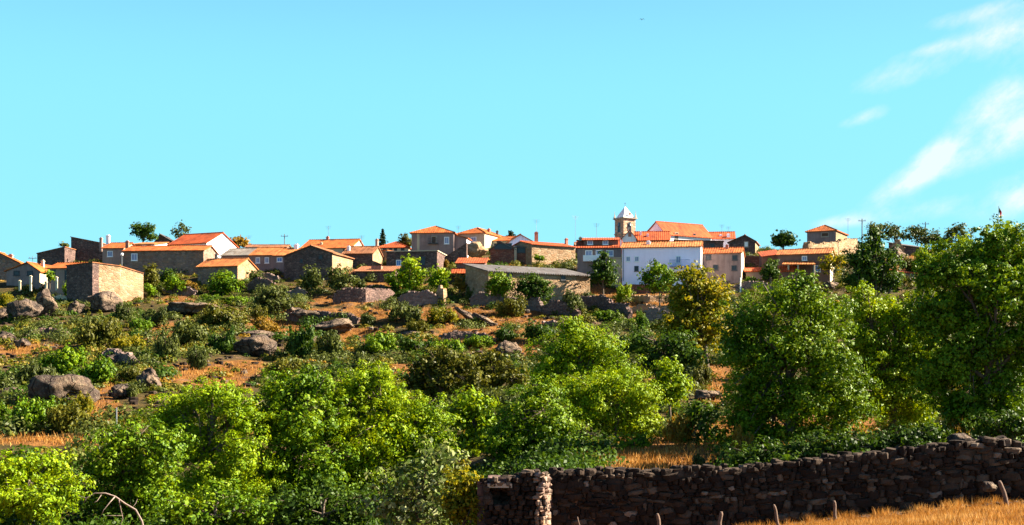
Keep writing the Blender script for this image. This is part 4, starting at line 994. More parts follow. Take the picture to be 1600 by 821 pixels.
for lab, px, lobes, mat, cv in (('ragged grey tree right of the walled hilltop house', 1372, [(1372, 358, 14, 9), (1384, 354, 10, 6), (1362, 354, 8, 7), (1375, 368, 22, 9)], 'olive', 2.0),
                               ('low grey green tree over the stone byre ruin', 1398, [(1398, 358, 13, 9), (1390, 364, 12, 9), (1408, 368, 18, 8)], 'olive', 2.0),
                               ('airy bluish tree above the dark sheet roofed byre', 1432, [(1430, 358, 14, 8), (1444, 363, 14, 9), (1425, 368, 16, 9), (1445, 374, 20, 8)], 'olive', 1.9),
                               ('reddish tinted tree at the end of the ridge row', 1458, [(1462, 370, 14, 10), (1450, 376, 16, 8), (1475, 378, 14, 10)], 'olive', 1.9),
                               ('tall sparse tree behind the sunlit spray of leaves', 1492, [(1488, 362, 12, 10), (1500, 356, 13, 8), (1510, 366, 14, 11), (1482, 375, 14, 13)], 'olive', 1.8),
                               ('thin dead topped tree left of the flagpole', 1542, [(1541, 362, 6, 10), (1545, 372, 8, 8)], 'oak', .9)):
    tree('ridge_tree', lab, 'tree', px, 246, lobes, mat, .4, cv, .12, RT, 1.0, 6000)

# ------------------------------------------------------------------ bushes on the slope
BUSH = {}
def bush_proto(mat, kind, leaf, cov, seed):
    r = random.Random(seed)
    lob = [((r.uniform(-.68, .68), r.uniform(-.68, .68), r.uniform(.18, .6)), (r.uniform(.22, .5), r.uniform(.22, .5), r.uniform(.2, .42))) for _ in range(9)]
    lob.append(((r.uniform(-.2, .2), r.uniform(-.2, .2), .28), (.6, .6, .32)))
    V = crown_leaves(lob, leaf, cov, .34, 3600, flat=.8)
    V[:, :, 2] = np.maximum(V[:, :, 2], -.05 + 0 * V[:, :, 2])
    m = MB()
    for _ in range(7):
        a = r.uniform(0, 6.28); q = r.uniform(.3, .7)
        m.tube([(0, 0, -.25), (.3 * q * math.cos(a), .3 * q * math.sin(a), .25), (q * math.cos(a), q * math.sin(a), .6)], [.035, .025, .01], 5)
    st = m.build('stem', M['bark'], None, True); me = st.data; bpy.data.objects.remove(st)
    return quads_mesh('foliage', V, M[mat]), me
def bush(label, px, pyb, w, hgt, mat, cat='bush', group='bushes on the terraced hillside', name='bush'):
    key = (mat, (int(px) * 7 + int(pyb)) % 3)
    if key not in BUSH: BUSH[key] = bush_proto(mat, 0, .1 if mat != 'broom' else .08, 3.2, len(BUSH) * 13 + 5)
    fo, st = BUSH[key]
    g = on(px, pyb)
    o = empty(name, tuple(g), (px * 1.7) % 6.28); tag(o, label, cat, group)
    k = g.y / F
    o.scale = (w * k / 2, w * k / 2, hgt * k / .95)
    link('foliage', fo, o); link('stem', st, o)
    return o
B = bush
B('wide dark olive shrub below the twin boulders', 150, 545, 72, 54, 'oak')
B('rounded grey green shrub directly under the golden barn wall', 196, 500, 36, 28, 'olive')
B('green scrub heap between the white pillars and the pale rock', 120, 470, 48, 32, 'green')
B('yellow green tuft at the frame edge under the low beige house', 8, 478, 30, 22, 'yellow')
B('left half of the bramble sheet above the big domed boulder', 100, 588, 84, 48, 'green')
B('bright bramble sheet running right above the domed boulder', 152, 602, 70, 44, 'green')
B('golden olive dome in the bare earth gap', 198, 553, 54, 28, 'yellow')
B('feathery grey green shrub over the dry terrace edge', 262, 566, 46, 52, 'olive')
B('large sage coloured shrub left of the dark fig bush', 292, 541, 60, 48, 'olive')
B('compact dark fig bush left of the dark overhang boulder', 344, 551, 50, 40, 'dark')
B('upright green shrub at the edge of the orange bank', 310, 578, 36, 38, 'olive')
B('wide drab shrub under the round dark fig', 355, 514, 76, 42, 'oak')
B('row of leafy crop plants under the round dark fig', 366, 477, 52, 14, 'green')
B('second strip of crop plants beside the grey rock sheet', 330, 470, 36, 10, 'green')
B('dark green bush at the frame edge above the pink slab', 12, 606, 46, 32, 'dark')
B('pale green mound left of the domed boulder', 58, 604, 54, 46, 'olive')
B('drab bush squeezed between the domed and the split boulder', 205, 600, 44, 30, 'oak')
B('small grey bush before the dark split boulder', 206, 622, 26, 24, 'olive')
B('thick dark hedge bush above the ochre path', 48, 672, 84, 54, 'green')
B('dull olive bush above the ochre path end', 112, 676, 70, 52, 'oak')
B('yellow flowering bush under the domed boulder', 134, 650, 34, 34, 'yellow')
B('scrubby bush at the left end of the ochre path', 6, 664, 40, 36, 'green')
B('blue green bush on the dry terrace in the centre', 634, 505, 50, 36, 'olive')
B('yellow speckled bush beside the stone pier', 694, 506, 46, 28, 'yellow')
B('small dark bush on the rocky terrace lip', 540, 507, 24, 20, 'dark')
B('low grey bush beneath the long dry terrace', 577, 509, 38, 20, 'olive')
B('towering ivy dark bush over the long shadow', 475, 562, 66, 58, 'dark')
B('tangled light olive bush right of the ivy dark bush', 518, 563, 58, 42, 'olive')
B('fresh green bush in the middle of the bramble slope', 592, 552, 62, 34, 'green')
B('blue green fig thicket left of the ochre bank', 655, 562, 70, 36, 'dark')
B('fig thicket continuing toward the ochre bank', 700, 560, 56, 32, 'green')
B('rounded khaki bush above the deep green tree', 442, 594, 72, 38, 'oak')
B('smoky grey bush between khaki bush and fresh green bush', 572, 582, 44, 34, 'olive')
B('green bush near the tilted stone slab', 788, 533, 34, 26, 'dark')
B('straw toned bush under the open red shed', 738, 472, 28, 26, 'olive')
B('tawny brown bush below the dense round tree', 803, 498, 50, 34, 'oak')
B('grey green bush on the wall end below the long low house', 897, 491, 38, 40, 'olive')
B('small grey bush below the long low house corner', 920, 474, 26, 20, 'olive')
B('young green tree bush on the bare terraces', 971, 474, 26, 30, 'ash')
B('clipped hedge strip above the taller bright ash', 950, 502, 40, 16, 'green')
B('second clipped hedge strip nearer the dark wall', 970, 512, 40, 14, 'green')
B('slim green bush at the corner of the shadowed terrace wall', 1003, 522, 24, 36, 'green')
B('dark thicket below the shadowed terrace wall', 985, 568, 44, 52, 'dark')
B('olive bush on the pale path under the yellowing tree', 1092, 608, 38, 44, 'oak')
B('golden broom bush behind the field wall', 1062, 696, 50, 46, 'broom')
B('pale grey bush at the end of the dry grass opening', 1094, 736, 30, 26, 'olive')
B('tall golden broom in the shade of the huge ash', 1160, 728, 36, 66, 'broom')
B('straw coloured broom under the lighter ash', 1385, 705, 70, 40, 'broom')
B('orange broom behind the round dark boulder', 1500, 690, 60, 66, 'broom')
B('green bush at the east end of the bare terraces', 1062, 492, 36, 34, 'green')
B('olive bush on the lip beside the stone ruin', 1420, 425, 34, 26, 'oak')
B('sunlit green bush hanging over the ridge end', 1452, 430, 44, 44, 'ash')
B('low bush between the ridge byre and the little shelter', 1400, 452, 60, 30, 'oak')
B('ochre bush at the east foot of the amber roofed house', 300, 460, 30, 22, 'broom')
B('dark hollow bush beneath the olive below the blue shutter', 405, 505, 34, 30, 'oak')
B('rust tinged bush left of the rocky ledge', 415, 520, 50, 26, 'broom')
B('dusty bush on the slope above the feathery shrub', 245, 512, 44, 30, 'olive')
B('green spill of bush below the pale rock', 218, 520, 40, 24, 'green')
B('drab bush under the dry terrace lip near the stone pier', 655, 520, 40, 20, 'oak')
B('bush below the tilted stone slab', 745, 545, 46, 22, 'green')
B('dark brush right of the rosy mound', 845, 530, 50, 30, 'dark')
B('shady brush under the tallest pale green tree', 630, 470, 60, 16, 'dark')
B('ochre tuft under the flat roofed building', 697, 418, 20, 12, 'broom')
B('grass green tuft on the field before the dark wall', 1478, 792, 30, 26, 'yellow', 'grass tuft', 'tufts on the field edge', 'grass_tuft')
B('creeper draped over the dark field wall', 1470, 745, 40, 46, 'dark', 'creeper', None, 'creeper')

# ------------------------------------------------------------------ boulders
def boulder_mesh(rx, ry, rz, seed, sub=4, cut=.25, rough=.27):
    import bmesh
    bm = bmesh.new(); bmesh.ops.create_icosphere(bm, subdivisions=sub, radius=1)
    r = random.Random(seed); off = Vector((r.uniform(0, 99), r.uniform(0, 99), r.uniform(0, 99)))
    planes = [(Vector((r.uniform(-1, 1), r.uniform(-1, 1), r.uniform(-.6, 1))).normalized(), r.uniform(.6, .88)) for _ in range(9)]
    for v in bm.verts:
        p = v.co.copy()
        for n, k in planes:
            q = p.dot(n)
            if q > k: p -= n * (q - k) * .93
        f = 1 + rough * noise.fractal(p * 1.3 + off, .9, 2.0, 5) - .1 * abs(noise.noise(p * 3 + off)) - .06 * abs(noise.noise(p * 8 + off))
        v.co = Vector((p.x * rx * f, p.y * ry * f, p.z * rz * f))
    me = bpy.data.meshes.new('boulder'); bm.to_mesh(me); bm.free()
    me.polygons.foreach_set('use_smooth', [True] * len(me.polygons))
    return me
def boulder(label, px, py, rx, ry, mat='rock', d=None, seed=None, rot=0, group='granite boulders on the slope', deep=.85, tilt=0, name='boulder', sink=.15):
    d = d or gd(px, py + ry * (1 - sink))
    c = P(px, py, d)
    k = d / F
    me = boulder_mesh(rx * k, rx * k * deep, ry * k * 1.05, seed or int(px * 3 + py))
    me.materials.append(M[mat])
    o = link(name, me, None, tuple(c)); o.rotation_euler = (0, tilt, rot)
    tag(o, label, 'boulder', group); return o
boulder('big dark boulder of the twin pair nearest the frame edge', 40, 487, 28, 18, 'rock', seed=3)
boulder('tall split boulder leaning on the big dark twin', 73, 475, 19, 22, 'pale_rock', seed=5, tilt=.2)
boulder('small dark boulder cut by the frame edge', 3, 493, 14, 10, 'rock', seed=8)
boulder('pale streaked rock under the golden barn', 165, 473, 31, 17, 'pale_rock', seed=12, tilt=.15)
boulder('small pale rock left of the streaked rock', 119, 482, 12, 11, 'pale_rock', seed=15)
boulder('huge domed boulder low on the slope', 96, 611, 57, 30, 'rock', seed=18, deep=.8)
boulder('craggy grey boulder casting a long shadow', 233, 595, 20, 19, 'pale_rock', seed=21)
boulder('dark split boulder beside the craggy grey one', 190, 611, 15, 14, 'rock', seed=24)
boulder('slanting dark slab at the frame edge', 8, 528, 18, 9, 'rock', seed=27)
boulder('second slanting slab in the dry bank', 34, 536, 14, 8, 'rock', seed=28, tilt=.2)
boulder('broad flat rock sheet under the orange tinted bank', 300, 482, 42, 11, 'pale_rock', seed=30)
boulder('dark overhanging boulder above the deep shadow', 397, 540, 34, 18, 'rock', seed=33)
boulder('flat red rock lip over the overhang', 408, 522, 34, 5, 'pale_rock', seed=36)
boulder('pale rounded rock under the rocky terrace', 522, 510, 33, 11, 'pale_rock', seed=39)
boulder('stacked grey ledge rock in the terrace face', 478, 492, 24, 9, 'rock', seed=42)
boulder('blocky ledge rock beside the dry terrace', 457, 487, 14, 8, 'rock', seed=45)
boulder('small white topped rock above the blue green thicket', 640, 523, 18, 6, 'pale_rock', seed=48)
boulder('tilted stone slab in the rocky opening', 733, 494, 26, 6, 'pale_rock', seed=51, tilt=.55)
boulder('second tilted slab lower in the rocky opening', 758, 500, 24, 5, 'pale_rock', seed=54, tilt=.5)
boulder('rosy earth mound rock in the scrub', 792, 546, 24, 13, 'pale_rock', seed=57)
boulder('pinkish slab at the frame edge over the hedge bush', 22, 612, 20, 8, 'pale_rock', seed=60)
boulder('grey rock under the slanting brambles', 185, 564, 20, 7, 'rock', seed=63, tilt=.35)
boulder('pale path rock under the yellowing tree', 1105, 618, 24, 8, 'pale_rock', seed=66)
mo = boulder('golden rubble mound of a collapsed house above the red shed', 743, 391, 19, 13, 'gold_stone', seed=69, d=222, name='rubble_mound', group=None); mo['category'] = 'rubble mound'
boulder('craggy rubble rock under the ridge ruin', 1400, 398, 16, 12, 'pale_rock', seed=72, d=228)
boulder('pinkish garden rock left of the amber roofed house', 297, 454, 9, 8, 'pale_rock', seed=75)
boulder('reddish bank rock beside the white pillar wall end', 1297, 446, 14, 6, 'pale_rock', seed=78, d=196)
boulder('round dark boulder perched behind the field wall', 1503, 690, 24, 15, 'rock', seed=81, d=46.4)
boulder('loose pale boulder fallen at the wall foot', 1545, 760, 14, 8, 'rock', seed=84, d=44.2)

# ------------------------------------------------------------------ dry stone walls
def stone_wall(label, pts, hgt, mat='dark_stone', thick=.6, group='dry stone terrace walls', name='dry_stone_wall', step=.45, rough=.09):
    """pts: (px, py of foot). A coursed wall following the ground, with a ragged top and bulging faces"""
    W_ = [on(px, py) if not isinstance(py, tuple) else P(px, py[0], py[1]) for px, py in pts]
    path = [W_[0]]
    for a, b in zip(W_, W_[1:]):
        n = max(2, int((b - a).length / step))
        for i in range(1, n + 1): path.append(a.lerp(b, i / n))
    o = empty(name, tuple(path[0])); tag(o, label, 'stone wall', group)
    rows = max(4, int(hgt / .3)); vs = []; fs = []
    base = path[0]
    def endf(i): return .5 + .5 * min(1, min(i, len(path) - 1 - i) / 3)
    nr = 2 * (rows + 1)
    for i, p in enumerate(path):
        a = path[max(0, i - 1)]; b = path[min(len(path) - 1, i + 1)]
        t = (b - a); t.z = 0; t.normalize(); n = Vector((t.y, -t.x, 0))
        gz = min(gz_xy(p.x, p.y), p.z + .2)
        top = hgt * (1 + .12 * noise.noise(Vector((p.x * .5, p.y * .5, 2)))) * endf(i) + .1 * noise.noise(p * 2.3)
        for side in (1, -1):
            for r in range(rows + 1):
                z = -0.8 + (top + .8) * (r / rows if side == 1 else 1 - r / rows)
                w = thick / 2 * (1.05 - .12 * (z / max(hgt, .1)))
                q = Vector((p.x, p.y, gz + z)) + n * side * w
                q += n * side * rough * noise.noise(q * 2.1) + Vector((0, 0, .05 * noise.noise(q * 3)))
                vs.append(q - base)
    k = nr
    for i in range(len(path) - 1):
        for j in range(k):
            j2 = (j + 1) % k
            fs.append((i * k + j, (i + 1) * k + j, (i + 1) * k + j2, i * k + j2))
    fs.append(tuple(range(k))); fs.append(tuple((len(path) - 1) * k + j for j in reversed(range(k))))
    m = MB(); m.add(vs, fs); m.build('masonry', M[mat], o)
    # loose cap stones
    m = MB()
    for i, p in enumerate(path):
        for _ in range(2):
            s = random.uniform(.14, .3); gz = min(gz_xy(p.x, p.y), p.z + .2)
            Mx = Matrix.Translation(Vector((p.x + random.uniform(-.2, .2), p.y + random.uniform(-.2, .2), gz + hgt * (1 + .12 * noise.noise(Vector((p.x * .5, p.y * .5, 2)))) * endf(i) - .02)) - base) @ Matrix.Rotation(random.uniform(0, 6), 4, 'Z') @ Matrix.Rotation(random.uniform(-.3, .3), 4, 'X')
            m.box(-s, s, -s * .7, s * .7, -.1, s * .55, Mx, taper=random.uniform(.15, .4))
    m.build('cap_stone_course', M[mat], o)
    return o
S = stone_wall
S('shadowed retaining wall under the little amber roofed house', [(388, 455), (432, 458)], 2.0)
S('garden wall with a pale capped end by the narrow house', [(384, 438), (436, 440)], 1.0, 'grey_stone')
S('long retaining wall under the dry strip right of the olives', [(520, 476), (570, 473), (616, 470)], 1.9)
S('rubble stretch left of the long retaining wall', [(450, 466), (478, 464)], 1.3, 'grey_stone')
S('retaining wall below the pale green trees', [(622, 476), (684, 476)], 1.8, 'grey_stone')
S('ledge wall under the long dry terrace', [(448, 500), (500, 502), (560, 506)], 1.2)
S('terrace wall under the tawny brown bush', [(735, 478), (790, 482), (848, 488)], 1.7, 'grey_stone')
S('dark wall below the corner of the long low house', [(850, 490), (885, 493), (905, 497)], 1.7)
S('slanting shaded wall running down to the ash crown', [(905, 480), (950, 492), (985, 500)], 2.0)
S('top bare terrace wall under the big white house', [(965, 458), (1010, 459), (1056, 459)], 1.3, 'red_stone')
S('middle bare terrace wall under the big white house', [(968, 472), (1010, 473), (1056, 473)], .9, 'gold_stone')
S('lowest bare terrace wall with a pale coping', [(985, 487), (1020, 488), (1060, 488)], .8, 'gold_stone')
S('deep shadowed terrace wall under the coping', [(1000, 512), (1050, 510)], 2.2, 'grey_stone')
S('yard wall between the yellowing tree and the round tree', [(1150, 456), (1180, 457), (1206, 458)], 1.6, 'grey_stone')
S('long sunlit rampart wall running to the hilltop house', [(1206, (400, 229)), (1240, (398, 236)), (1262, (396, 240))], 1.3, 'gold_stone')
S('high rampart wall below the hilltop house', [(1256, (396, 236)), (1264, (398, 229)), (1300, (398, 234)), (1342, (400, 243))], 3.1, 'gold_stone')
S('stepped shadow wall between domed boulder and dry bank', [(40, 527), (75, 525), (104, 526)], .8)
S('broken wall on the slope under the bramble sheet', [(165, 562), (190, 570), (214, 574)], 1.0, 'grey_stone')
S('low wall at the foot of the round dark fig', [(258, 460), (285, 462), (305, 462)], 1.2, 'grey_stone')
S('white capped terrace parapet on the western rock', [(72, (452, 186.5)), (112, (446, 187))], 1.0, 'cream', name='parapet_wall')
S('masonry stub with a sunlit end beside the ridge byre', [(1392, (400, 236)), (1412, (400, 236))], 3.2, 'gold_stone')
S('crumbling low wall in front of the ochre bank', [(690, 532), (735, 532), (775, 536)], .8)
S('rough wall piece over the rosy earth mound', [(852, 512), (880, 512)], .9, 'grey_stone')
S('mossy wall under the long pale roof of the flat building', [(556, 455), (610, 455)], .7)
# stone pier catching the sun in the middle of the slope
g = on(690, 474); o = empty('stone_pier', tuple(g), -.5); tag(o, 'sunlit stone pier standing at the end of a terrace wall', 'stone pier')
m = MB(); m.box(-.75, .75, -.6, .6, -.6, 2.1, taper=.25); m.build('masonry', M['gold_stone'], o)
m = MB(); m.box(-.4, .1, -.4, .3, 2.102, 2.6, taper=.3); m.build('coping', M['gold_stone'], o)

# ------------------------------------------------------------------ the field wall of single stones, the hut ruin, the posts
def stone_lump(m, c, sx, sy, sz, rnd, sub=1):
    # rough block: a box with two rings, corners knocked off at random
    vs = []
    for z, k in ((-1, .88), (-.6, 1), (.6, 1), (1, .84)):
        for i in range(8):
            a = 2 * math.pi * (i + .5) / 8
            x = max(-1, min(1, 1.25 * math.cos(a))); y = max(-1, min(1, 1.25 * math.sin(a)))
            q = k * rnd.uniform(.72, 1.12)
            vs.append(Vector((x * sx * q, y * sy * q, z * sz * rnd.uniform(.85, 1.1))))
    R = Matrix.Rotation(rnd.uniform(-.18, .18), 3, 'Y') @ Matrix.Rotation(rnd.uniform(-.3, .3), 3, 'Z') @ Matrix.Rotation(rnd.uniform(-.15, .15), 3, 'X')
    vs = [R @ v + c for v in vs]
    fs = [tuple(range(7, -1, -1)), tuple(range(24, 32))]
    for r in range(3):
        for i in range(8):
            j = (i + 1) % 8
            fs.append((r * 8 + i, r * 8 + j, r * 8 + 8 + j, r * 8 + 8 + i))
    m.add(vs, fs)

M['field_rock'] = None
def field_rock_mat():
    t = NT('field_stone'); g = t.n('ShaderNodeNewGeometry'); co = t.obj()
    c = t.ramp(g.outputs['Random Per Island'], [(0, (0.016, 0.01, 0.008)), (.55, (0.032, 0.021, 0.016)), (.85, (0.06, 0.042, 0.032)), (.96, (0.12, 0.09, 0.07)), (1, (0.22, 0.18, 0.155))])  # near-black tones carry the shade of the wall face
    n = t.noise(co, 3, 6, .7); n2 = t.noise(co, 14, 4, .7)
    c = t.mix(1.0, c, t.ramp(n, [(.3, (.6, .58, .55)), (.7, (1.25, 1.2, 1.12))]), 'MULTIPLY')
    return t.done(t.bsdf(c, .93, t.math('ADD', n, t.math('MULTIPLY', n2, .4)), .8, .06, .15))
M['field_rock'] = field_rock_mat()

def field_wall():
    rnd = random.Random(5)
    o = empty('field_wall', tuple(P(1150, 800, 45))); tag(o, 'long dark dry stone field wall in the shade of the ashes', 'stone wall')
    base = Vector(o.location)
    core = MB(); m = MB(); cap = MB()
    n = 80; vs = []
    for i in range(n + 1):
        px = 858 + (1700 - 858) * i / n
        zt = (HY - np.interp(px, W_PX, W_TOP)) / F * 45 - .12; zb = (HY - np.interp(px, W_PX, W_BOT)) / F * 45 - .5
        x = (px - CX) / F * 45
        vs += [(x, 45.12, zb), (x, 45.2, zt), (x, 45.75, zt), (x, 45.85, zb)]
    core.add([Vector(v) - base for v in vs], [(i * 4 + k, i * 4 + 4 + k, i * 4 + 5 + k, i * 4 + 1 + k) for i in range(n) for k in range(3)] + [(0, 1, 2, 3), (n * 4 + 3, n * 4 + 2, n * 4 + 1, n * 4)])
    core.build('rubble_core', M['dark_stone'], o)
    x = (858 - CX) / F * 45; x1 = (1700 - CX) / F * 45
    z = 0
    while z < 2.6:
        xx = x + rnd.uniform(0, .2); hh = rnd.uniform(.1, .25)
        while xx < x1:
            w = rnd.choice((rnd.uniform(.12, .25), rnd.uniform(.2, .45), rnd.uniform(.4, .75))); px = CX + F * xx / 45
            zb = (HY - np.interp(px, W_PX, W_BOT)) / F * 45 - .15; zt = (HY - np.interp(px, W_PX, W_TOP)) / F * 45 + .1 * noise.noise(Vector((xx * 1.3, 0, 0)))
            zc = zb + z + hh / 2 + rnd.uniform(-.03, .03)
            if zc < zt - .05:
                stone_lump(m, Vector((xx + w / 2, 45.12 + .05 * z / 2 + rnd.uniform(-.05, .05), zc)) - base, w / 2 * 1.0, .17, hh / 2 * rnd.choice((rnd.uniform(.7, 1.1), rnd.uniform(1.0, 1.5))), rnd)
            xx += w
        z += hh * .93
    m.build('face_stone_courses', M['field_rock'], o)
    xx = x
    while xx < x1:
        w = rnd.uniform(.2, .55); px = CX + F * xx / 45
        zt = (HY - np.interp(px, W_PX, W_TOP)) / F * 45 - .02
        for yy in (45.28, 45.62):
            stone_lump(cap, Vector((xx + w / 2, yy + rnd.uniform(-.08, .08), zt + rnd.uniform(-.06, .07))) - base, w / 2, .2, rnd.uniform(.08, .16), rnd)
        xx += w * .9
    cap.build('coping', M['field_rock'], o)
field_wall()

def hut():
    rnd = random.Random(9); d = 42.0; k = d / F
    c = P(800, 840, d); o = empty('ruined_stone_hut', tuple(c)); tag(o, 'ruined stone hut with a square black opening and sunlit end', 'ruin')
    X = lambda px: (px - 800) * k
    Z = lambda py: (840 - py) * k
    xl, xr = X(757), X(855)
    m = MB(); q = MB()
    z = -.4
    top = lambda x: np.interp(x, [X(744), X(775), X(790), X(812), X(830), X(855)], [Z(757), Z(748), Z(750), Z(740), Z(738), Z(742)])
    w0, w1, wz0, wz1 = X(769), X(793), Z(787), Z(762)
    while z < Z(736):
        hh = rnd.uniform(.11, .2); x = xl
        while x < xr - .1:
            w = min(rnd.uniform(.14, .36), xr - x)
            cx, cz = x + w / 2, z + hh / 2
            if cz < top(cx) and not (w0 - .02 < cx < w1 + .02 and wz0 < cz < wz1):
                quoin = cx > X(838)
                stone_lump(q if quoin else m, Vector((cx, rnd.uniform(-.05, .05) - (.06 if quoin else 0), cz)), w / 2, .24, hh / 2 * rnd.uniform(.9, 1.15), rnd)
            x += w
        z += hh * .94
    # end wall returning into the slope
    z = -.4
    while z < Z(742):
        hh = rnd.uniform(.2, .34); y = .15
        while y < 1.6:
            w = rnd.uniform(.3, .55)
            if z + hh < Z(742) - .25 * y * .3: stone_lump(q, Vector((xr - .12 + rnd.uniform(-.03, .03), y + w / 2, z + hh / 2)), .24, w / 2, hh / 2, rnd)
            y += w
        z += hh * .95
    for i in range(46):
        x = rnd.uniform(xl, xr); stone_lump(m, Vector((x, rnd.uniform(.1, .9), top(x) - rnd.uniform(.0, .35))), rnd.uniform(.1, .24), rnd.uniform(.1, .2), rnd.uniform(.06, .13), rnd)
    m.build('rubble_wall', M['field_rock'], o); e = q.build('quoin_end', M['stone'], o); e['label'] = 'sunlit squared quoins'  # quoins take a lighter stone, their sunlight put into the colour
    m = MB(); m.box(w0 - .15, w1 + .15, -.2, .25, wz1 + .005, wz1 + .14); m.build('opening_surround', M['granite'], o)
    m = MB(); m.box(xl + .1, xr - .3, 1.3, 1.6, -.5, Z(755)); m.box(w0 - .25, w1 + .25, .12, .34, -.5, wz0 - .1); m.box(w0 - .5, w0 - .2, .345, 1.3, -.5, wz1 + .155); m.box(w1 + .2, w1 + .5, .345, 1.3, -.5, wz1 + .155); m.box(xl + .1, xr - .3, .1, 1.5, wz1 + .16, wz1 + .3); m.box(xl + .1, w0 - .2, .12, .34, -.5, Z(768)); m.box(w1 + .25, xr - .3, .12, .34, -.5, Z(752)); m.build('rubble_core', M['dark_stone'], o)  # hidden side and top boxes added so the opening stays black
hut()

FP = 'weathered fence posts along the field wall'
for lab, px, yt, yb, d, ln, r in (('thin leaning fence stake nearest the ruined hut', 903, 808, 840, 41, -.18, .035), ('thick tan fence post second from the hut', 1027, 803, 838, 41, -.12, .085),
                               ('pale square topped fence post third from the hut', 1126, 800, 836, 41, .05, .09), ('leaning grey fence post before the middle of the wall', 1209, 789, 818, 41.5, -.22, .07),
                               ('rounded grey fence post right of the leaning one', 1303, 783, 812, 42, -.08, .075), ('tall tilted fence post near the dry stone coping', 1562, 752, 790, 42.5, -.32, .1)):
    a = P(px, yt, d); g = G(px, d); o = empty('fence_post', (a.x - ln * (a.z - g.z), d, g.z)); tag(o, lab, 'fence post', FP)
    hh = a.z - g.z; m = MB(); n = 7; r *= .74
    m.tube([(0, 0, -.3)] + [(ln * hh * f + .02 * math.sin(f * 7 + px), .015 * math.cos(f * 9), hh * f) for f in (.15, .35, .55, .75, .9, 1)], [r * 1.1, r * 1.08, r, r * .97, r * .95, r * .93, r * .7], n)
    m.build('post', M['postwood'], o, True)

# bleached dead branch in the bottom corner
d = 41.0; b0 = P(225, 840, d); o = empty('dead_branch', tuple(b0)); tag(o, 'bare bleached branch arching over the dark undergrowth', 'dead branch')
m = MB(); q = lambda px, py, dy=0: P(px, py, d + dy) - b0
m.tube([q(228, 845), q(222, 815, .1), (q(212, 797, .2)), q(195, 787, .1), q(180, 776), q(165, 771, -.1), q(148, 771, -.2), q(135, 779, -.2), q(122, 774, -.3)], [0.0372, 0.0341, 0.0310, 0.0279, 0.0248, 0.0217, 0.0174, 0.0124, 0.0062], 7)
m.tube([q(180, 776), q(171, 786, -.2), q(162, 797, -.3), q(158, 806, -.3)], [0.0217, 0.0174, 0.0124, 0.0062], 6)
m.tube([q(186, 782), q(189, 797, .2), q(192, 810, .3), q(186, 828, .3)], [0.0186, 0.0161, 0.0124, 0.0099], 6)
m.tube([q(192, 806, .3), q(175, 806, .2), q(160, 806, .1)], [0.0112, 0.0087, 0.0050], 5)
m.tube([q(207, 793, .2), q(212, 787, .3), q(215, 780, .4)], [0.0124, 0.0087, 0.0037], 5)
m.tube([q(160, 771, -.1), q(152, 783, -.3), q(146, 786, -.4)], [0.0112, 0.0074, 0.0037], 5)
m.tube([q(135, 779, -.2), q(131, 786, -.2)], [0.0074, 0.0031], 5)
m.build('branch', M['deadwood'], o, True)

# ------------------------------------------------------------------ uncountable cover
def blades(n, place, h0, h1, wd, name, label, mat, lean=.35):
    V = np.empty((n, 3, 3))
    for i in range(n):
        p = place()
        h = random.uniform(h0, h1); a = random.uniform(0, 6.28); w = wd * random.uniform(.6, 1.4)
        dx, dy = math.cos(a) * w, math.sin(a) * w
        V[i, 0] = (p.x - dx, p.y - dy, p.z - .03); V[i, 1] = (p.x + dx, p.y + dy, p.z - .03)
        V[i, 2] = (p.x + random.gauss(0, lean) * h, p.y + random.gauss(0, lean) * h, p.z + h)
    o = link(name, quads_mesh(name, V, M[mat], 3)); tag(o, label, 'grass', kind='stuff'); return o
def pl_field():
    d = 45.0 - 19 * random.random() ** 1.4
    px = random.uniform(840, 1700); g = G(px, d); return g
blades(60000, pl_field, .04, .19, .011, 'field_grass', 'short dry golden grass of the field in front of the wall', 'drygrass')
tuf = [(random.uniform(900, 1600), random.uniform(42.5, 44.9)) for _ in range(55)]
def pl_tuft():
    a, b = random.choice(tuf); return G(a + random.gauss(0, 5), b + random.gauss(0, .1))
blades(3500, pl_tuft, .1, .4, .013, 'tall_field_grass', 'taller straw tufts along the foot of the dark wall', 'drygrass')
wts = [a[2] * a[3] for a in DRY]
cache = []
for _ in range(2600):
    a = random.choices(DRY, wts)[0]
    px = a[0] + random.gauss(0, .5) * a[2]; py = a[1] + random.gauss(0, .5) * a[3]
    if py < 400: continue
    cache.append(on(px, py))
def pl_dry():
    g = random.choice(cache); x, y = g.x + random.gauss(0, .5), max(50, g.y + random.gauss(0, .6)); return Vector((x, y, gz_xy(x, y)))
blades(30000, pl_dry, .1, .4, .032, 'dry_hill_grass', 'dry orange grass on the terraces', 'drygrass')

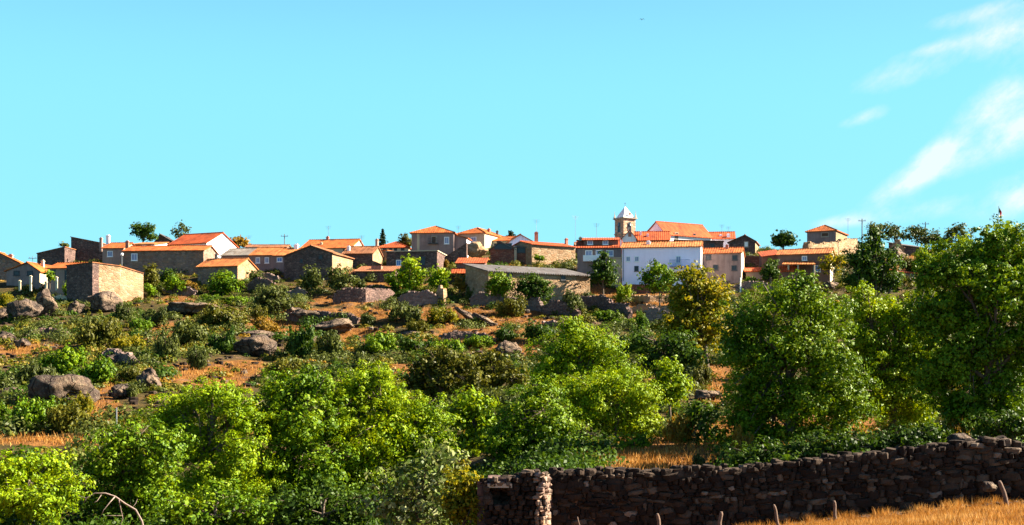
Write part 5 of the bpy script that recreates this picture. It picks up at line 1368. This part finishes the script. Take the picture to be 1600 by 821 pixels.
def scrub(n, mat, name, label, rlo, rhi, thr, seed, dry=.9):
    cs = []
    rnd = random.Random(seed)
    for _ in range(n):
        px = rnd.uniform(-220, 1760); d = 64 + 182 * rnd.random() ** .7
        g = G(px, d)
        if dryness(g.x, g.y, g.z) > rnd.uniform(.25, .25 + dry): continue
        if noise.noise(Vector((g.x * .09, g.y * .09, seed))) < thr: continue
        cs.append((g.x, g.y, g.z, rlo + (rhi - rlo) * rnd.random() ** 2.2))
    P_ = []; N_ = []; S_ = []
    for x, y, z, r in cs:
        n = int(130 * r * r) + 22
        d = unit(RNG.normal(size=(n, 3))); d[:, 2] = abs(d[:, 2])
        lump = np.array([1 + .35 * rnd.uniform(-1, 1), 1 + .35 * rnd.uniform(-1, 1), .55 + .35 * rnd.random()]) * r
        p = np.array([x, y, z]) + d * lump * RNG.uniform(.45, 1.05, (n, 1))
        P_.append(p); N_.append(unit(d + RNG.normal(size=(n, 3)) * .45)); S_.append(RNG.uniform(.16, .36, n))
    V = leaf_quads(np.concatenate(P_), np.concatenate(N_), np.concatenate(S_), .6)
    o = link(name, quads_mesh(name, V, M[mat])); tag(o, label, 'undergrowth', kind='stuff')
scrub(6000, 'scrub', 'hillside_scrub', 'low green and brown undergrowth covering the hillside', .3, 1.3, -.25, 4)
scrub(4200, 'olive', 'grey_green_brush', 'grey green brush merging the hillside bushes together', .5, 1.9, -.08, 9)
scrub(3500, 'dark', 'dark_green_brambles', 'dark green brambles filling the hollows of the hillside', .4, 1.7, -.02, 15)
scrub(1700, 'broom', 'rusty_dry_brush', 'rusty dry brush dotted over the hillside', .2, .75, -.1, 21, 3)
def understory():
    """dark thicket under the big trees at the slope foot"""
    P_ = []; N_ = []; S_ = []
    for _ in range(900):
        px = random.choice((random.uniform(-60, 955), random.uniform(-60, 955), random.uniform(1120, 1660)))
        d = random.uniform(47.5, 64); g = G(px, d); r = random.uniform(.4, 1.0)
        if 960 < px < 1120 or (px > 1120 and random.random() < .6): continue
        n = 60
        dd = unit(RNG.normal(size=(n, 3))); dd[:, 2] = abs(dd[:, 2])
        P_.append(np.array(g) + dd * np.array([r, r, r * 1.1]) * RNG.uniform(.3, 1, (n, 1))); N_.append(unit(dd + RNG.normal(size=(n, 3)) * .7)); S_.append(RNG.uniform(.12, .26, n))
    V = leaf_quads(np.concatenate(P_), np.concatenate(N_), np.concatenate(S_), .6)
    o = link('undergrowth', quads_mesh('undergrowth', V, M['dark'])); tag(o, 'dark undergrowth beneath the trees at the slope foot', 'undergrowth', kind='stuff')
understory()
def rubble():
    m = MB(); rnd = random.Random(3)
    for _ in range(1500):
        px = rnd.uniform(-20, 1100); py = rnd.uniform(462, 640); g = on(px, py); s = rnd.uniform(.1, .38)
        stone_lump(m, g + Vector((0, 0, s * .2)), s, s * rnd.uniform(.6, 1), s * rnd.uniform(.35, .7), rnd)
    for _ in range(160):
        g = G(rnd.uniform(1180, 1620), rnd.uniform(43, 44.9)); s = rnd.uniform(.05, .16); stone_lump(m, g + Vector((0, 0, s * .2)), s, s * .8, s * .5, rnd)
    o = m.build('rubble', M['field_rock']); tag(o, 'loose small stones strewn over the slope and wall foot', 'rubble', kind='stuff')
rubble()
# ------------------------------------------------------------------ sky, sun, camera
def sky():
    w = bpy.data.worlds.new('World'); SC.world = w; w.use_nodes = True
    nt = w.node_tree; nt.nodes.clear()
    t = NT.__new__(NT); t.t = nt
    out = t.n('ShaderNodeOutputWorld'); bg = t.n('ShaderNodeBackground'); bg.inputs['Strength'].default_value = SKY_STRENGTH
    s = t.n('ShaderNodeTexSky', sky_type='NISHITA'); s.sun_disc = False
    s.sun_elevation = math.radians(SUN_EL); s.sun_rotation = math.radians(SUN_AZ)
    s.air_density = 0.8; s.dust_density = 1.2; s.ozone_density = 1.0; s.altitude = 400
    col = t.mix(1.0, s.outputs[0], SKY_TINT, 'MULTIPLY')
    d = t.n('ShaderNodeTexCoord').outputs['Generated']
    sp = t.n('ShaderNodeSeparateXYZ'); t.l(d, sp.inputs[0])
    # pale even band of air low in the sky, giving way to the deeper blue overhead
    mr = t.n('ShaderNodeMapRange', interpolation_type='SMOOTHSTEP'); mr.inputs[1].default_value = .48; mr.inputs[2].default_value = .2; mr.inputs[3].default_value = 0; mr.inputs[4].default_value = .8
    t.l(sp.outputs[2], mr.inputs[0])
    lo = t.ramp(sp.outputs[2], [(0.08, LOW_SKY), (0.32, HIGH_SKY)])
    vs_ = t.n('ShaderNodeVectorMath', operation='SCALE'); t.l(lo, vs_.inputs[0]); vs_.inputs['Scale'].default_value = BAND
    col = t.mix(mr.outputs[0], col, vs_.outputs[0])
    # thin cirrus in the eastern sky: streaks of noise on the sky dome, gathered in a few banks
    az = t.math('ARCTAN2', sp.outputs[0], sp.outputs[1]); el = t.math('ARCSINE', sp.outputs[2])
    cb = t.n('ShaderNodeCombineXYZ'); t.l(az, cb.inputs[0]); t.l(el, cb.inputs[1])
    m1 = t.mapv(cb.outputs[0], (1, 1, 1), (0, 0, math.radians(-32)))
    streak = t.noise(t.mapv(m1, (16, 34, 1)), 1.0, 9, .66)
    soft = t.noise(t.mapv(m1, (14, 18, 1)), 1.7, 7, .62)
    banks = None
    for px, py, rx, ry, ang, amp in CLOUDS:
        a0 = math.atan((px - CX) / F); e0 = math.atan((HY - py) / F * math.cos(a0))
        x = t.math('SUBTRACT', az, a0); y = t.math('SUBTRACT', el, e0)
        c, sn = math.cos(math.radians(ang)), math.sin(math.radians(ang))
        u = t.math('ADD', t.math('MULTIPLY', x, c), t.math('MULTIPLY', y, sn)); v = t.math('SUBTRACT', t.math('MULTIPLY', y, c), t.math('MULTIPLY', x, sn))
        u = t.math('DIVIDE', u, rx / F); v = t.math('DIVIDE', v, ry / F)
        g = t.math('EXPONENT', t.math('MULTIPLY', t.math('ADD', t.math('MULTIPLY', u, u), t.math('MULTIPLY', v, v)), -1.0))
        g = t.math('MULTIPLY', g, amp)
        banks = g if banks is None else t.math('ADD', banks, g)
    dens = t.math('MULTIPLY', banks, t.math('MULTIPLY', t.math('POWER', t.math('MULTIPLY', streak, soft), 1.4), 7.6))
    dens = t.math('SUBTRACT', dens, .2, clamp=True)
    dens = t.math('MULTIPLY', t.math('POWER', dens, 1.1), .72, clamp=True)
    cl = t.mix(dens, col, CLOUD_COL)
    t.l(cl, bg.inputs['Color']); t.l(bg.outputs[0], out.inputs['Surface'])
SKY_STRENGTH = 0.1
LOW_SKY = (0.33, 0.91, 1.06); HIGH_SKY = (0.28, 0.88, 1.06); BAND = 1.97
SKY_TINT = (0.2, 0.25, 0.35)
CLOUD_COL = (1.88, 1.9, 1.9)
CLOUDS = [(1555, 160, 55, 26, 24, .85), (1600, 200, 70, 26, 30, .9), (1460, 245, 44, 18, 38, .72), (1400, 295, 55, 20, 30, .8), (1595, 50, 75, 34, 14, .85), (1530, 20, 80, 12, 10, .55),
          (1410, 118, 70, 20, 12, .55), (1580, 310, 60, 28, 30, .95), (1345, 185, 40, 11, 15, .6), (1320, 347, 45, 10, 6, .75), (1500, 235, 70, 24, 30, .55), (1440, 330, 60, 16, 10, .6), (1480, 70, 60, 10, 10, .5)]
sky()
sv = Vector((math.cos(math.radians(SUN_EL)) * math.sin(math.radians(SUN_AZ)), math.cos(math.radians(SUN_EL)) * math.cos(math.radians(SUN_AZ)), math.sin(math.radians(SUN_EL))))
L = bpy.data.lights.new('sun', 'SUN'); L.energy = 5.0; L.angle = math.radians(.5); L.color = (1.0, .88, .68)
so = bpy.data.objects.new('sun', L); so.rotation_euler = sv.to_track_quat('Z', 'Y').to_euler(); so.location = sv * 300; COL.objects.link(so)
cam = bpy.data.cameras.new('camera'); cam.sensor_width = 36; cam.lens = 36 * F / 1600; cam.shift_y = (HY - 410.5) / 1600
cam.clip_start = .5; cam.clip_end = 20000
co = bpy.data.objects.new('camera', cam); co.rotation_euler = (math.pi / 2, 0, 0); COL.objects.link(co); SC.camera = co
v = SC.view_settings; v.view_transform = 'Standard'; v.look = 'None'; v.gamma = 1.0; v.exposure = 2.5; v.use_curve_mapping = False
SC.cycles.use_denoising = True
SC.cycles.max_bounces = 5; SC.cycles.diffuse_bounces = 3; SC.cycles.glossy_bounces = 2; SC.cycles.transmission_bounces = 3; SC.cycles.transparent_max_bounces = 4
